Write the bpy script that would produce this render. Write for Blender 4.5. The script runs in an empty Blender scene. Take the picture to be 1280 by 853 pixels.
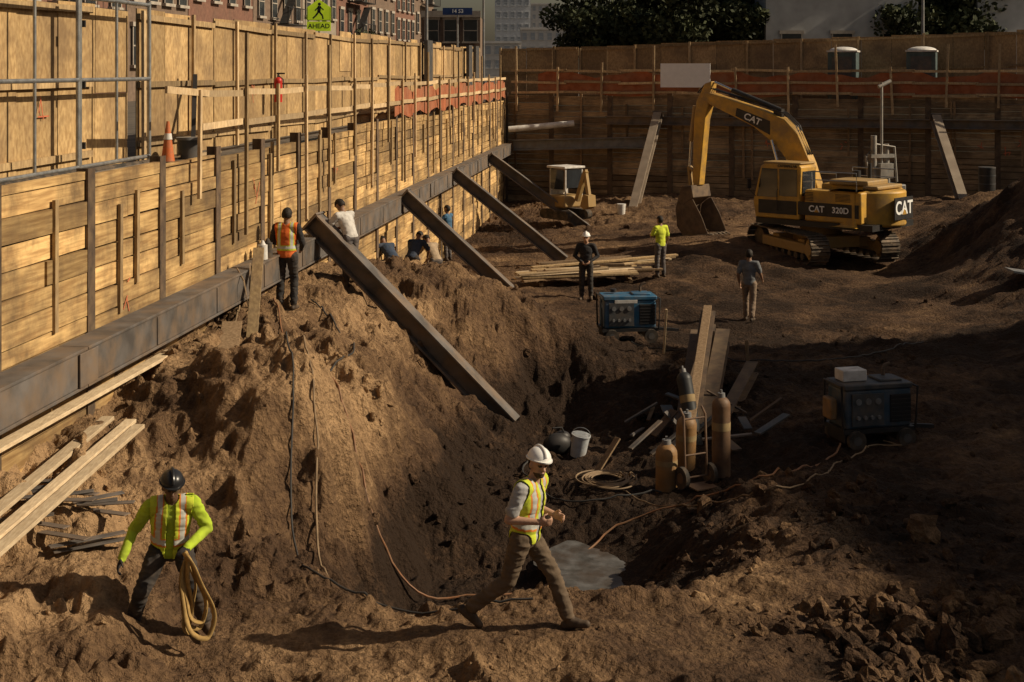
import bpy, math, random, numpy as np
from mathutils import Vector, Matrix, noise as mnoise
random.seed(7); rng=np.random.default_rng(5)
S=bpy.context.scene
COL=S.collection
V=Vector
# ------------------------------------------------------------------ materials
def M(name,c1,c2=None,rough=.8,metal=0.,scale=6.,bump=.15,tint=.0,stretch=(1,1,1),detail=4,bd=.02,spec=.3,dirt=None,alpha=1.0,emit=0):
    m=bpy.data.materials.new(name); m.use_nodes=True; nt=m.node_tree; N=nt.nodes; L=nt.links
    b=N['Principled BSDF']; b.inputs['Roughness'].default_value=rough; b.inputs['Metallic'].default_value=metal
    b.inputs['Specular IOR Level'].default_value=spec
    if c2 is None: c2=tuple(x*.8 for x in c1)
    tc=N.new('ShaderNodeTexCoord'); mp=N.new('ShaderNodeMapping'); mp.inputs['Scale'].default_value=stretch
    no=N.new('ShaderNodeTexNoise'); no.inputs['Scale'].default_value=scale; no.inputs['Detail'].default_value=detail
    L.new(tc.outputs['Object'],mp.inputs['Vector']); L.new(mp.outputs['Vector'],no.inputs['Vector'])
    rp=N.new('ShaderNodeValToRGB'); rp.color_ramp.elements[0].position=.35; rp.color_ramp.elements[1].position=.65
    rp.color_ramp.elements[0].color=(*c2,1); rp.color_ramp.elements[1].color=(*c1,1)
    L.new(no.outputs['Fac'],rp.inputs['Fac']); out=rp.outputs['Color']
    if tint>0:
        at=N.new('ShaderNodeAttribute'); at.attribute_name='tint'
        mr=N.new('ShaderNodeMapRange'); mr.inputs['To Min'].default_value=1-tint; mr.inputs['To Max'].default_value=1+tint
        L.new(at.outputs['Fac'],mr.inputs['Value'])
        mx=N.new('ShaderNodeVectorMath'); mx.operation='SCALE'
        L.new(out,mx.inputs[0]); L.new(mr.outputs['Result'],mx.inputs['Scale']); out=mx.outputs[0]
    if dirt:
        n2=N.new('ShaderNodeTexNoise'); n2.inputs['Scale'].default_value=dirt[1]; n2.inputs['Detail'].default_value=5; n2.inputs['Roughness'].default_value=.65
        L.new(tc.outputs['Object'],n2.inputs['Vector'])
        r2=N.new('ShaderNodeValToRGB'); r2.color_ramp.elements[0].position=.42; r2.color_ramp.elements[1].position=.68
        L.new(n2.outputs['Fac'],r2.inputs['Fac'])
        sc=N.new('ShaderNodeMath'); sc.operation='MULTIPLY'; sc.inputs[1].default_value=dirt[2]; L.new(r2.outputs['Color'],sc.inputs[0])
        m2=N.new('ShaderNodeMix'); m2.data_type='RGBA'; L.new(sc.outputs[0],m2.inputs['Factor'])
        L.new(out,m2.inputs['A']); m2.inputs['B'].default_value=(*dirt[0],1); out=m2.outputs['Result']
    L.new(out,b.inputs['Base Color'])
    if bump>0:
        bu=N.new('ShaderNodeBump'); bu.inputs['Strength'].default_value=bump; bu.inputs['Distance'].default_value=bd
        L.new(no.outputs['Fac'],bu.inputs['Height']); L.new(bu.outputs['Normal'],b.inputs['Normal'])
    if emit: b.inputs['Emission Color'].default_value=(*c1,1); b.inputs['Emission Strength'].default_value=emit
    return m
DUST=(.20,.14,.09)
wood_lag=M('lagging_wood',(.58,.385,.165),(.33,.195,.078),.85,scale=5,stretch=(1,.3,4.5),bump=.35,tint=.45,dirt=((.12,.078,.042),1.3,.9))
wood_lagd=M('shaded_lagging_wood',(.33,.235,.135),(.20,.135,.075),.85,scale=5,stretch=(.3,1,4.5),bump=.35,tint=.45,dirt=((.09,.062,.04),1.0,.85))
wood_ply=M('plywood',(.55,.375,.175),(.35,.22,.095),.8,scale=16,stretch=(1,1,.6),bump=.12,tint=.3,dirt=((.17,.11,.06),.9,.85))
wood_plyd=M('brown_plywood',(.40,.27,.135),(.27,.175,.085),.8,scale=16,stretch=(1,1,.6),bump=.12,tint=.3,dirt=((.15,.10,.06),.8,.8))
wood_new=M('lumber',(.58,.43,.25),(.42,.29,.155),.8,scale=8,stretch=(3,3,1),bump=.2,tint=.35,dirt=(DUST,3,.5))
wood_pale=M('pale_lumber',(.66,.52,.34),(.52,.39,.24),.8,scale=8,stretch=(6,.8,6),bump=.2,tint=.2,dirt=(DUST,3,.4))
wood_old=M('old_lumber',(.24,.16,.09),(.15,.095,.05),.85,scale=8,stretch=(3,3,1),bump=.3,tint=.35)
wood_post=M('weathered_lumber_post',(.40,.28,.14),(.24,.16,.08),.85,scale=6,stretch=(3,3,1),bump=.25,tint=.45,dirt=(DUST,2,.5))
steel=M('weathered_steel',(.145,.13,.12),(.08,.07,.063),.65,.1,scale=3,bump=.15,tint=.2,dirt=((.21,.14,.085),1.6,.8))
rust=M('rusty_pile',(.13,.085,.055),(.07,.05,.038),.8,.1,scale=4,bump=.3,tint=.25,dirt=((.2,.14,.08),3,.6))
galv=M('galvanised_pipe',(.38,.38,.37),(.25,.25,.25),.4,.7,scale=9,bump=.05)
catY=M('yellow_paint',(.60,.335,.05),(.44,.25,.045),.5,scale=3,bump=.05,dirt=((.22,.15,.08),2.0,.75))
catYd=M('yellow_paint_dusty',(.42,.27,.09),(.30,.19,.07),.6,scale=3,bump=.1,dirt=(DUST,3,.7))
black=M('black_paint',(.02,.02,.02),(.035,.03,.028),.5,scale=5,bump=.05)
blackr=M('black_rubber',(.025,.024,.022),(.04,.035,.03),.85,scale=9,bump=.2,dirt=(DUST,4,.6))
trackm=M('track_steel',(.11,.085,.06),(.06,.05,.04),.65,.4,scale=8,bump=.3,dirt=(DUST,5,.8))
glass=M('dark_glass',(.03,.035,.04),(.02,.022,.025),.08,scale=2,bump=0,spec=.6)
chrome=M('chrome_rod',(.6,.6,.6),(.5,.5,.5),.2,.9,scale=2,bump=0)
white=M('white_paint',(.70,.68,.64),(.55,.53,.5),.5,scale=5,bump=.03,dirt=(DUST,4,.4))
whitetx=M('white_lettering',(.8,.8,.78),(.75,.75,.72),.5,scale=5,bump=0)
bluep=M('blue_paint',(.03,.13,.23),(.02,.085,.165),.45,scale=4,bump=.04,dirt=(DUST,3,.45))
bluedark=M('dark_blue_paint',(.05,.085,.12),(.03,.055,.08),.5,scale=4,bump=.04,dirt=(DUST,3,.45))
grey=M('grey_paint',(.20,.205,.21),(.13,.135,.14),.5,scale=4,bump=.04,dirt=(DUST,3,.45))
dkgrey=M('dark_grey_paint',(.07,.075,.08),(.045,.05,.055),.5,scale=4,bump=.04,dirt=(DUST,3,.4))
orange=M('orange_plastic',(.60,.14,.03),(.42,.10,.025),.55,scale=4,bump=.03,dirt=(DUST,6,.6))
redp=M('red_paint',(.5,.03,.02),(.4,.02,.015),.4,scale=4,bump=.02)
cyl_or=M('cylinder_ochre',(.30,.16,.055),(.19,.10,.038),.6,scale=5,bump=.1,dirt=(DUST,4,.6))
cyl_br=M('cylinder_brown',(.15,.08,.04),(.09,.05,.03),.6,scale=5,bump=.1,dirt=(DUST,4,.5))
netm=M('orange_netting',(.40,.12,.05),(.25,.08,.035),.9,scale=3,bump=.5,dirt=(DUST,1.5,.6))
hosem=M('hose_orange',(.26,.11,.045),(.17,.08,.035),.6,scale=9,bump=.05,dirt=(DUST,5,.5))
hoseg=M('hose_tan',(.28,.19,.105),(.17,.115,.065),.7,scale=9,bump=.05,dirt=(DUST,5,.5))
hosek=M('cable_black',(.05,.045,.04),(.03,.03,.03),.6,scale=9,bump=.05)
brickA=M('brick_red',(.22,.11,.075),(.14,.07,.05),.9,scale=4,bump=.1,dirt=((.1,.07,.05),.5,.5))
brickB=M('brick_brown',(.20,.14,.10),(.13,.09,.065),.9,scale=4,bump=.1,dirt=((.1,.07,.05),.5,.5))
brickC=M('stone_tan',(.32,.27,.21),(.24,.20,.155),.9,scale=4,bump=.1,dirt=((.15,.12,.09),.5,.5))
trimm=M('trim_stone',(.38,.34,.28),(.30,.26,.22),.8,scale=4,bump=.05)
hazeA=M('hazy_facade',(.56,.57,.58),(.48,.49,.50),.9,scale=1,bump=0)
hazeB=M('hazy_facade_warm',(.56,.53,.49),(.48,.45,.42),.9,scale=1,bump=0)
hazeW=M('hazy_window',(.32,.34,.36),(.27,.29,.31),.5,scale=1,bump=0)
signY=M('sign_yellow_green',(.68,.85,.03),(.66,.82,.03),.5,scale=3,bump=0,emit=.22)  # slight glow added so the fluorescent face stays bright in shade
signB=M('sign_blue',(.02,.05,.16),(.02,.04,.13),.5,scale=3,bump=0)
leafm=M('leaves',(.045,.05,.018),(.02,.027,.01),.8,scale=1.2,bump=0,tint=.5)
barkm=M('bark',(.09,.07,.05),(.05,.04,.03),.9,scale=8,bump=.3)
wetm=M('puddle_slurry',(.125,.12,.115),(.05,.045,.038),.5,scale=4.5,bump=.6,spec=.25,detail=7,bd=.03,dirt=((.06,.043,.03),2.2,1.))
strapm=M('webbing_strap',(.40,.26,.095),(.27,.17,.06),.85,scale=20,bump=.1)
redpaint=M('red_spray',(.55,.16,.08),(.45,.12,.06),.8,scale=6,bump=0)
# ------------------------------------------------------------------ mesh builder
class MB:
    def __init__(s): s.v=[];s.f=[];s.m=[];s.t=[]
    def add(s,vs,fs,mi=0,t=None):
        o=len(s.v); s.v+= [tuple(p) for p in vs]; t=random.random() if t is None else t
        for f in fs: s.f.append(tuple(i+o for i in f)); s.m.append(mi); s.t.append(t)
    def box(s,c,d,mi=0,R=None,t=None):
        c=V(c); hx,hy,hz=d[0]/2,d[1]/2,d[2]/2
        ps=[V((x,y,z)) for x in(-hx,hx) for y in(-hy,hy) for z in(-hz,hz)]
        if R is not None: ps=[R@p for p in ps]
        s.add([c+p for p in ps],[(0,1,3,2),(4,6,7,5),(0,4,5,1),(2,3,7,6),(0,2,6,4),(1,5,7,3)],mi,t)
    def frame(s,a,b,up=(0,0,1)):
        a=V(a);b=V(b);x=(b-a).normalized();u=V(up)
        if abs(x.dot(u))>.99: u=V((1,0,0))
        y=u.cross(x).normalized(); z=x.cross(y)
        return Matrix((x,y,z)).transposed(), (a+b)/2,(b-a).length
    def beam(s,a,b,w,h,mi=0,up=(0,0,1),t=None):
        R,c,l=s.frame(a,b,up); s.box(c,(l,w,h),mi,R,t)
    def ibeam(s,a,b,w,h,mi=0,up=(0,0,1),tf=.03):
        R,c,l=s.frame(a,b,up); z=R@V((0,0,1)); t=.5
        s.box(c+z*(h/2-tf/2),(l,w,tf),mi,R,t); s.box(c-z*(h/2-tf/2),(l,w,tf),mi,R,t); s.box(c,(l-.01,tf,h-2*tf),mi,R,t)
    def cyl(s,a,b,r1,r2=None,n=14,mi=0,t=None):
        r2=r1 if r2 is None else r2; R,c,l=s.frame(a,b); a=V(a);b=V(b); y=R@V((0,1,0)); z=R@V((0,0,1))
        vs=[];
        for p,r in((a,r1),(b,r2)):
            for i in range(n):
                an=2*math.pi*i/n; vs.append(p+y*math.cos(an)*r+z*math.sin(an)*r)
        fs=[(i,(i+1)%n,n+(i+1)%n,n+i) for i in range(n)]+[tuple(range(n-1,-1,-1)),tuple(range(n,2*n))]
        s.add(vs,fs,mi,t)
    def sph(s,c,r,n=12,m=8,mi=0,R=None,zmin=-1.,t=None):
        if not hasattr(r,'__len__'): r=(r,r,r)
        c=V(c); vs=[];fs=[]; a0=math.asin(max(-1,zmin))
        full=zmin<=-.999
        rows=m
        for j in range(rows+1):
            a=a0+(math.pi/2-a0)*j/rows
            for i in range(n):
                b=2*math.pi*i/n
                p=V((math.cos(a)*math.cos(b)*r[0],math.cos(a)*math.sin(b)*r[1],math.sin(a)*r[2]))
                if (j==rows or (full and j==0)): p=V((0,0,math.sin(a)*r[2]))
                if R is not None: p=R@p
                vs.append(c+p)
        idx={}
        vs2=[];mp=[]
        for k,p in enumerate(vs):
            j=k//n
            if j==rows or (full and j==0):
                if j not in idx: idx[j]=len(vs2); vs2.append(p)
                mp.append(idx[j])
            else: mp.append(len(vs2)); vs2.append(p)
        for j in range(rows):
            for i in range(n):
                q=[mp[j*n+i],mp[j*n+(i+1)%n],mp[(j+1)*n+(i+1)%n],mp[(j+1)*n+i]]
                q2=[]
                for w in q:
                    if w not in q2: q2.append(w)
                if len(q2)>=3: fs.append(tuple(q2))
        if not full: fs.append(tuple(mp[i] for i in range(n-1,-1,-1)))
        s.add(vs2,fs,mi,t)
    def prism(s,poly,o,X,Z,Y,th,mi=0,t=None):
        o=V(o);X=V(X);Y=V(Y);Z=V(Z);n=len(poly)
        A=[o+X*p[0]+Z*p[1]-Y*th/2 for p in poly];B=[o+X*p[0]+Z*p[1]+Y*th/2 for p in poly]
        s.add(A+B,[(i,(i+1)%n,n+(i+1)%n,n+i) for i in range(n)]+[tuple(range(n-1,-1,-1)),tuple(range(n,2*n))],mi,t)
    def tube(s,pts,r,n=8,mi=0):
        pts=[V(p) for p in pts]; vs=[];k=len(pts)
        for i,p in enumerate(pts):
            d=(pts[min(i+1,k-1)]-pts[max(i-1,0)]).normalized(); u=V((0,0,1)) if abs(d.z)<.9 else V((1,0,0))
            y=u.cross(d).normalized(); z=d.cross(y)
            for j in range(n):
                a=2*math.pi*j/n; vs.append(p+y*math.cos(a)*r+z*math.sin(a)*r)
        fs=[(i*n+j,i*n+(j+1)%n,(i+1)*n+(j+1)%n,(i+1)*n+j) for i in range(k-1) for j in range(n)]
        fs+=[tuple(range(n-1,-1,-1)),tuple(range((k-1)*n,k*n))]
        s.add(vs,fs,mi)
    def obj(s,name,mats,parent=None,loc=None,bevel=0,smooth=True,recalc=True,origin=None):
        me=bpy.data.meshes.new(name)
        vs=s.v
        if origin is not None: vs=[(p[0]-origin[0],p[1]-origin[1],p[2]-origin[2]) for p in vs]
        me.from_pydata(vs,[],s.f)
        for m in (mats if isinstance(mats,(list,tuple)) else [mats]): me.materials.append(m)
        me.polygons.foreach_set('material_index',s.m)
        a=me.attributes.new('tint','FLOAT','FACE'); a.data.foreach_set('value',s.t)
        if recalc:
            import bmesh
            bm=bmesh.new(); bm.from_mesh(me); bmesh.ops.recalc_face_normals(bm,faces=bm.faces); bm.to_mesh(me); bm.free()
        if smooth:
            me.polygons.foreach_set('use_smooth',[True]*len(me.polygons)); me.set_sharp_from_angle(angle=math.radians(38))
        me.update()
        o=bpy.data.objects.new(name,me); COL.objects.link(o)
        if parent: o.parent=parent
        if origin is not None: o.location=origin
        if loc is not None: o.location=loc
        if bevel:
            b=o.modifiers.new('bevel','BEVEL'); b.width=bevel; b.segments=2; b.limit_method='ANGLE'; b.angle_limit=math.radians(40)
        return o
def tag(o,label,cat,group=None,kind=None):
    if label:o['label']=label
    if cat:o['category']=cat
    if group:o['group']=group
    if kind:o['kind']=kind
    return o
def empty(name,loc=(0,0,0),yaw=0,label=None,cat=None,group=None,parent=None):
    e=bpy.data.objects.new(name,None); e.location=loc; e.rotation_euler=(0,0,yaw); e.empty_display_size=.2; COL.objects.link(e)
    if parent:e.parent=parent
    return tag(e,label,cat,group)
def dup(root,loc,yaw=None,label=None,scale=None):
    r=root.copy(); COL.objects.link(r); r.location=loc
    if yaw is not None:
        e=r.rotation_euler.copy(); e.z=yaw; r.rotation_euler=e
    if label:r['label']=label
    if scale:r.scale=(scale,)*3
    def rec(a,b):
        for c in a.children:
            k=c.copy(); COL.objects.link(k); k.parent=b; rec(c,k)
    rec(root,r); return r
def text(sx,size,o,right,up,mat,parent,name='lettering',ext=.004):
    cu=bpy.data.curves.new(name,'FONT'); cu.body=sx; cu.size=size; cu.align_x='CENTER'; cu.align_y='CENTER'; cu.extrude=ext; cu.offset=size*.02
    t=bpy.data.objects.new(name+'_c',cu); COL.objects.link(t)
    dg=bpy.context.evaluated_depsgraph_get(); me=bpy.data.meshes.new_from_object(t.evaluated_get(dg)); bpy.data.objects.remove(t)
    me.materials.clear(); me.materials.append(mat)
    ob=bpy.data.objects.new(name,me); COL.objects.link(ob); ob.parent=parent
    r=V(right).normalized();u=V(up).normalized();n=r.cross(u)
    Rm=Matrix((r,u,n)).transposed().to_4x4(); Rm.translation=V(o); ob.matrix_local=Rm
    return ob
# ------------------------------------------------------------------ terrain
def vn(x,y,seed):
    xi=np.floor(x).astype(np.int64); yi=np.floor(y).astype(np.int64); fx=x-xi; fy=y-yi
    fx=fx*fx*fx*(fx*(fx*6-15)+10); fy=fy*fy*fy*(fy*(fy*6-15)+10)
    def h(a,b):
        n=(a*374761393+b*668265263+seed*974634777)&0xffffffff
        n=((n^(n>>13))*1274126177)&0xffffffff
        return ((n^(n>>16))&0xffff)/65535.
    return (h(xi,yi)*(1-fx)+h(xi+1,yi)*fx)*(1-fy)+(h(xi,yi+1)*(1-fx)+h(xi+1,yi+1)*fx)*fy
def fbm(x,y,oct=4,seed=1,g=.5):
    a=1;t=0;s=0
    for i in range(oct):
        s=s+a*(vn(x*2**i+13.7*i,y*2**i-7.1*i,seed+i)-.5)*2; t+=a; a*=g
    return s/t
CP=[(-6,8,1.2),(-5.6,11,1.35),(-5.4,13.4,1.6),(-5.3,16,1.85),(-4.6,16,1.68),(-4.6,13.8,1.4),(-4.7,19,2.05),(-4.4,22,2.1),(-4.1,24.5,2.05),(-3.6,27,2.1),(-3.4,30,1.8),(-2.9,34,.9),(-2.4,38,.3),(-2,42,.0),(-2,46,0),
(-2.7,31,1.75),(-1.3,30,1.65),(-.4,30,1.45),(.3,31,.95),(.9,32.5,.4),(1.4,33.5,.05),(-.5,28.1,.75),(.2,28.2,-.1),(-1.5,27.6,1.0),(-.1,26,-.6),(.3,26.9,-.95),(1.0,26.8,-.95),(1.8,27,-.6),(1.1,29,-.1),(-1,33,1.0),(0,34.5,.3),(.35,29.6,1.0),(.6,28.7,-.5),
(-2.5,25,1.35),(-1.5,25,.7),(-.8,24.6,.1),(-3.2,22,1.9),(-3.4,19.5,1.9),(-3.7,17,1.65),(-2.6,21,1.55),(-2.4,19.2,1.5),(-2.1,18,1.35),(-1.65,18,-.6),(-2.15,17,1.25),(-2.9,16,1.25),(-1.7,17,-.6),(-1.4,19.2,-.7),(-1,21,-.5),(-1.9,21,.95),(-1.45,20.9,-.4),(-1.7,23,.6),(-.9,23,-.25),
(-4.2,13.4,1.15),(-3.2,13.3,.63),(-2,13.4,.6),(-1,13.4,.65),(.1,13.4,.74),(1,13.6,.7),(2,13.5,.6),(3.5,13,.55),(5.5,12.5,.6),(-3.2,15,1.0),(-2.4,14.9,.8),(-1.6,14.7,.5),(-1,15.6,-.1),(0,14.7,.58),(1,14.9,.5),(0,16,-.45),(-.8,16.4,-.65),(1,16.5,-.5),
(-5,10,1),(-2,10,.65),(0,10,.7),(2,10,.65),(5,9,.7),(8,9,.8),(12,9,1),
(0,18,-.95),(1.3,19.5,-.88),(1.2,18.4,-.85),(1.2,22,-.6),(0,22,-.6),(2.3,22,-.5),(1,25,-.5),(2.4,25,-.4),(3.2,22.3,-.4),
(2.5,16,.25),(3,15,.5),(2.7,18,.0),(4,17,.4),(4,20,.25),(3.2,20.6,-.1),(5.7,22.9,0),(4.3,24,-.05),(3.2,28,-.1),(6,18,.3),(6,15,.5),(7.5,20,.25),(8,25,.15),(10,15,.9),(5,30,0),(2.5,31.5,0),
(2,36,0),(6,36,0),(10,36,0),(3,43,.05),(8.5,42,.15),(9.5,44.4,.2),(12,44,.2),(7.2,46.8,.6),(4,50,.3),(8,50,.6),(1,50,.15),(-1,55,.1),(3,57,.65),(7,56,.75),(11,55,.75),(16,52,1.3),(14.5,48,.7),(-.3,61,.2),(12.6,42.0,.35),(14.5,42,2.3),(17,42,3.6),(17,36,2.8),(12,34,.4),(14,30,1.3),(18,28,2.5),(12,26,.6),
(25,50,3.5),(25,30,4.2),(40,30,4.5),(40,60,4.5),(15,20,1.5),(20,12,2.5),(40,10,4.5),(5,66,.6),(20,64,.8),(20,54,1.3),(9,30,.1)]
C=np.array(CP,float); n=len(C)
def tps(r2): return np.where(r2>1e-12,.5*r2*np.log(np.maximum(r2,1e-12)),0)
d2=((C[:,None,:2]-C[None,:,:2])**2).sum(-1); K=tps(d2)+np.eye(n)*.008
P=np.c_[np.ones(n),C[:,:2]]; A=np.block([[K,P],[P.T,np.zeros((3,3))]]); sol=np.linalg.solve(A,np.r_[C[:,2],0,0,0])
def base(x,y):
    sh=x.shape; x=x.ravel(); y=y.ravel(); out=np.empty_like(x)
    for i in range(0,len(x),20000):
        a=x[i:i+20000];b=y[i:i+20000]; r2=(a[:,None]-C[None,:,0])**2+(b[:,None]-C[None,:,1])**2
        out[i:i+20000]=tps(r2)@sol[:n]+sol[n]+sol[n+1]*a+sol[n+2]*b
    return out.reshape(sh)
def wallx(y): return .108*y-6.98
def height(x,y):
    wx=x+.34*fbm(x*1.1,y*1.1,4,11,.6); wy=y+.38*fbm(x*1.1,y*1.1,4,23,.6)
    b=base(wx,wy); b0=np.clip(b,-1.1,4.6)
    floor=np.clip((y-31)/4,0,1)*np.clip((14-x)/3,0,1)*np.clip((53-y)/5,0,1)
    path=np.exp(-((y-13.4)/.6)**2)*np.clip((x+4)/1,0,1)*np.clip((4-x),0,1)
    rough=(1-.65*floor)*(1-.65*path)
    mound=np.clip((b0-.1)/.7,0,1)*np.clip((2-x)/1.5,0,1)*(1-path)*np.clip((40-y)/5,0,1)
    h=b0+rough*(.16*fbm(x*.7,y*.7,4,31)+.13*fbm(x*2.4,y*2.4,5,41,.62))
    rid=1-np.abs(fbm(x*1.1+.3*y,y*.8,4,51)); h=h+mound*.38*(rid-.78)
    gul=np.abs(fbm(x*1.3,y*3.2,4,61)); h=h-.42*(.35-np.clip(gul,0,.35))*np.exp(-((b0-.5)/.7)**2)*np.clip((0.3-x)/1,0,1)*(1-path)
    ter=.30; q=(h+.18*fbm(x*.8,y*.8,2,67))/ter; fr=q-np.floor(q); st=(np.floor(q)+np.clip((fr-.5)*2.5+.5,0,1))*ter-.18*fbm(x*.8,y*.8,2,67); h=h*(1-.62*mound)+st*.62*mound
    cl=vn(x*6,y*6,71); c2=vn(x*13+4,y*13,73); c3=vn(x*3.1,y*3.1,77)
    lum=np.clip(fbm(x*.6,y*.6,2,79)+.45,0,1)
    h=h+rough*lum*(.20*np.clip(cl-.62,0,1)+.11*np.clip(c2-.6,0,1)+.26*np.clip(c3-.68,0,1))+rough*.03*fbm(x*11,y*11,2,81)
    rut=np.sin((x*.8+y*.35)*5.5+2*fbm(x*.2,y*.2,2,91))*np.clip(fbm(x*.25,y*.25,2,95)+.3,0,1); h=h+floor*.06*rut
    pm=np.exp(-(((x-1.25)/.85)**2+((y-19.4)/1.1)**2)**2); h=h*(1-.8*pm)+(-.9)*.8*pm
    back=y-(62-.349*(x+.28)); h=np.where(back>0,np.minimum(h,3.5),h)
    h=np.where(x<wallx(y)-.1,np.minimum(h,3.5),h)
    return h
NR,NC=800,740
ty=np.linspace(0,1,NR); ys=7*np.power(76/7,ty)
tx=np.linspace(-1,1,NC); kx=2.6
xs=np.where(tx<0, -1+8.5*np.sinh(kx*.55*tx)/np.sinh(kx*.55), -1+47*np.sinh(kx*1.55*tx)/np.sinh(kx*1.55))
X,Y=np.meshgrid(xs,ys); Z=height(X,Y)
def H(x,y):
    return float(height(np.array([float(x)]),np.array([float(y)]))[0])
me=bpy.data.meshes.new('ground'); co=np.stack([X,Y,Z],-1).reshape(-1,3)
ii=np.arange(NR*NC).reshape(NR,NC); q=np.stack([ii[:-1,:-1],ii[:-1,1:],ii[1:,1:],ii[1:,:-1]],-1).reshape(-1,4)
me.vertices.add(len(co)); me.vertices.foreach_set('co',co.ravel()); me.loops.add(q.size); me.loops.foreach_set('vertex_index',q.ravel())
me.polygons.add(len(q)); me.polygons.foreach_set('loop_start',np.arange(0,q.size,4)); me.polygons.foreach_set('loop_total',np.full(len(q),4)); me.update(calc_edges=True); me.validate()
me.polygons.foreach_set('use_smooth',[True]*len(me.polygons))
def soil_tone_at(X,Y,Z):
    d=.40+.46*fbm(X*.4,Y*.4,4,101,.6)+.36*np.clip((Z-.3)/1.2,0,1)*np.clip((1.5-X)/2,0,1)-.22*np.clip((X-2.2)/2.5,0,1)*np.clip((33-Y)/3,0,1)-.55*np.clip((.25-Z)/.6,0,1)*np.clip((30-Y)/2,0,1)*np.clip((5-X),0,1)-.24*np.clip((Y-27)/4,0,1)*np.clip((46-Y)/4,0,1)*np.clip((X-.5)/1.5,0,1)  # soil tone by position: paler on the mound, darker low down and rightward
    d=d+.3*np.exp(-(((X-(2.9+.25*(Y-17)))/.9)**2+((Y-17)/3)**2))  # sunlit band on the right pit slope painted into the soil colour
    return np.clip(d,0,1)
soil_tone=soil_tone_at(X,Y,Z)
at=me.attributes.new('soil_tone','FLOAT','POINT'); at.data.foreach_set('value',soil_tone.ravel())
g=bpy.data.objects.new('ground',me); COL.objects.link(g); tag(g,'excavated brown soil with mounds and ruts','ground',kind='structure')
def soilmat(nm='soil',attr='soil_tone'):
    m=bpy.data.materials.new(nm); m.use_nodes=True; nt=m.node_tree;N=nt.nodes;L=nt.links;b=N['Principled BSDF']; b.inputs['Roughness'].default_value=.95; b.inputs['Specular IOR Level'].default_value=.15
    tc=N.new('ShaderNodeTexCoord'); at=N.new('ShaderNodeAttribute'); at.attribute_name=attr
    def no(s,d,r=.6):
        a=N.new('ShaderNodeTexNoise'); a.inputs['Scale'].default_value=s; a.inputs['Detail'].default_value=d; a.inputs['Roughness'].default_value=r; L.new(tc.outputs['Object'],a.inputs['Vector']); return a
    n1=no(1.1,3);n2=no(8,5,.74)
    ad=N.new('ShaderNodeMath');ad.operation='MULTIPLY_ADD';ad.inputs[1].default_value=1.0;L.new(n1.outputs['Fac'],ad.inputs[0]);
    sb=N.new('ShaderNodeMath');sb.operation='ADD';sb.inputs[1].default_value=-.5;L.new(at.outputs['Fac'],sb.inputs[0]);L.new(sb.outputs[0],ad.inputs[2])
    a2=N.new('ShaderNodeMath');a2.operation='MULTIPLY_ADD';a2.inputs[1].default_value=1.0;L.new(n2.outputs['Fac'],a2.inputs[0]); s2=N.new('ShaderNodeMath');s2.operation='ADD';s2.inputs[1].default_value=-.5;L.new(ad.outputs[0],s2.inputs[0]);L.new(s2.outputs[0],a2.inputs[2])
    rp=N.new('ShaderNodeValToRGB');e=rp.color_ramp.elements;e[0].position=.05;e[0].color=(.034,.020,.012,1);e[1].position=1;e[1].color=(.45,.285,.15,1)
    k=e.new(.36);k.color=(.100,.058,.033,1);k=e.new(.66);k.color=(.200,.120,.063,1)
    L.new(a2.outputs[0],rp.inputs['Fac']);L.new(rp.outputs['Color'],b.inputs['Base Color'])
    vo=N.new('ShaderNodeTexVoronoi');vo.inputs['Scale'].default_value=16;L.new(tc.outputs['Object'],vo.inputs['Vector'])
    h2=N.new('ShaderNodeMath');h2.operation='MULTIPLY_ADD';h2.inputs[1].default_value=-.5;L.new(vo.outputs['Distance'],h2.inputs[0])
    h=N.new('ShaderNodeMath');h.operation='MULTIPLY';h.inputs[1].default_value=2.;L.new(n2.outputs['Fac'],h.inputs[0]);L.new(h.outputs[0],h2.inputs[2])
    bu=N.new('ShaderNodeBump');bu.inputs['Strength'].default_value=1.;bu.inputs['Distance'].default_value=.08;L.new(h2.outputs[0],bu.inputs['Height']);L.new(bu.outputs['Normal'],b.inputs['Normal'])
    return m
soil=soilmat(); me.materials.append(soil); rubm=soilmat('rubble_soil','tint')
mb=MB(); w0=wallx(-50); sv=[(-900,-50),(w0,-50),(-.28-.1,62),(-.28,62.1),(45,46.3),(45,-50),(900,-50),(900,1800),(-900,1800)]
mb.add([(a-.12 if i in(1,2) else a,b,4.6) for i,(a,b) in enumerate(sv)],[tuple(range(9))]); 
stm=M('street_surface',(.14,.115,.09),(.07,.06,.05),.9,scale=1.5,bump=.2)
tag(mb.obj('street',stm),'dusty street level above the pit','street',kind='structure')
mb=MB(); pts=[]
for i in range(60):
    a=2*math.pi*i/60; r=1+.16*math.sin(3*a+1)+.1*math.sin(7*a)+.05*math.sin(13*a+2); pts.append((1.25+.9*r*math.cos(a),19.45+1.15*r*math.sin(a),-.865))
mb.add(pts,[tuple(range(60))]); tag(mb.obj('puddle',wetm),'shallow grey puddle in the pit','puddle',kind='structure')
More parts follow.
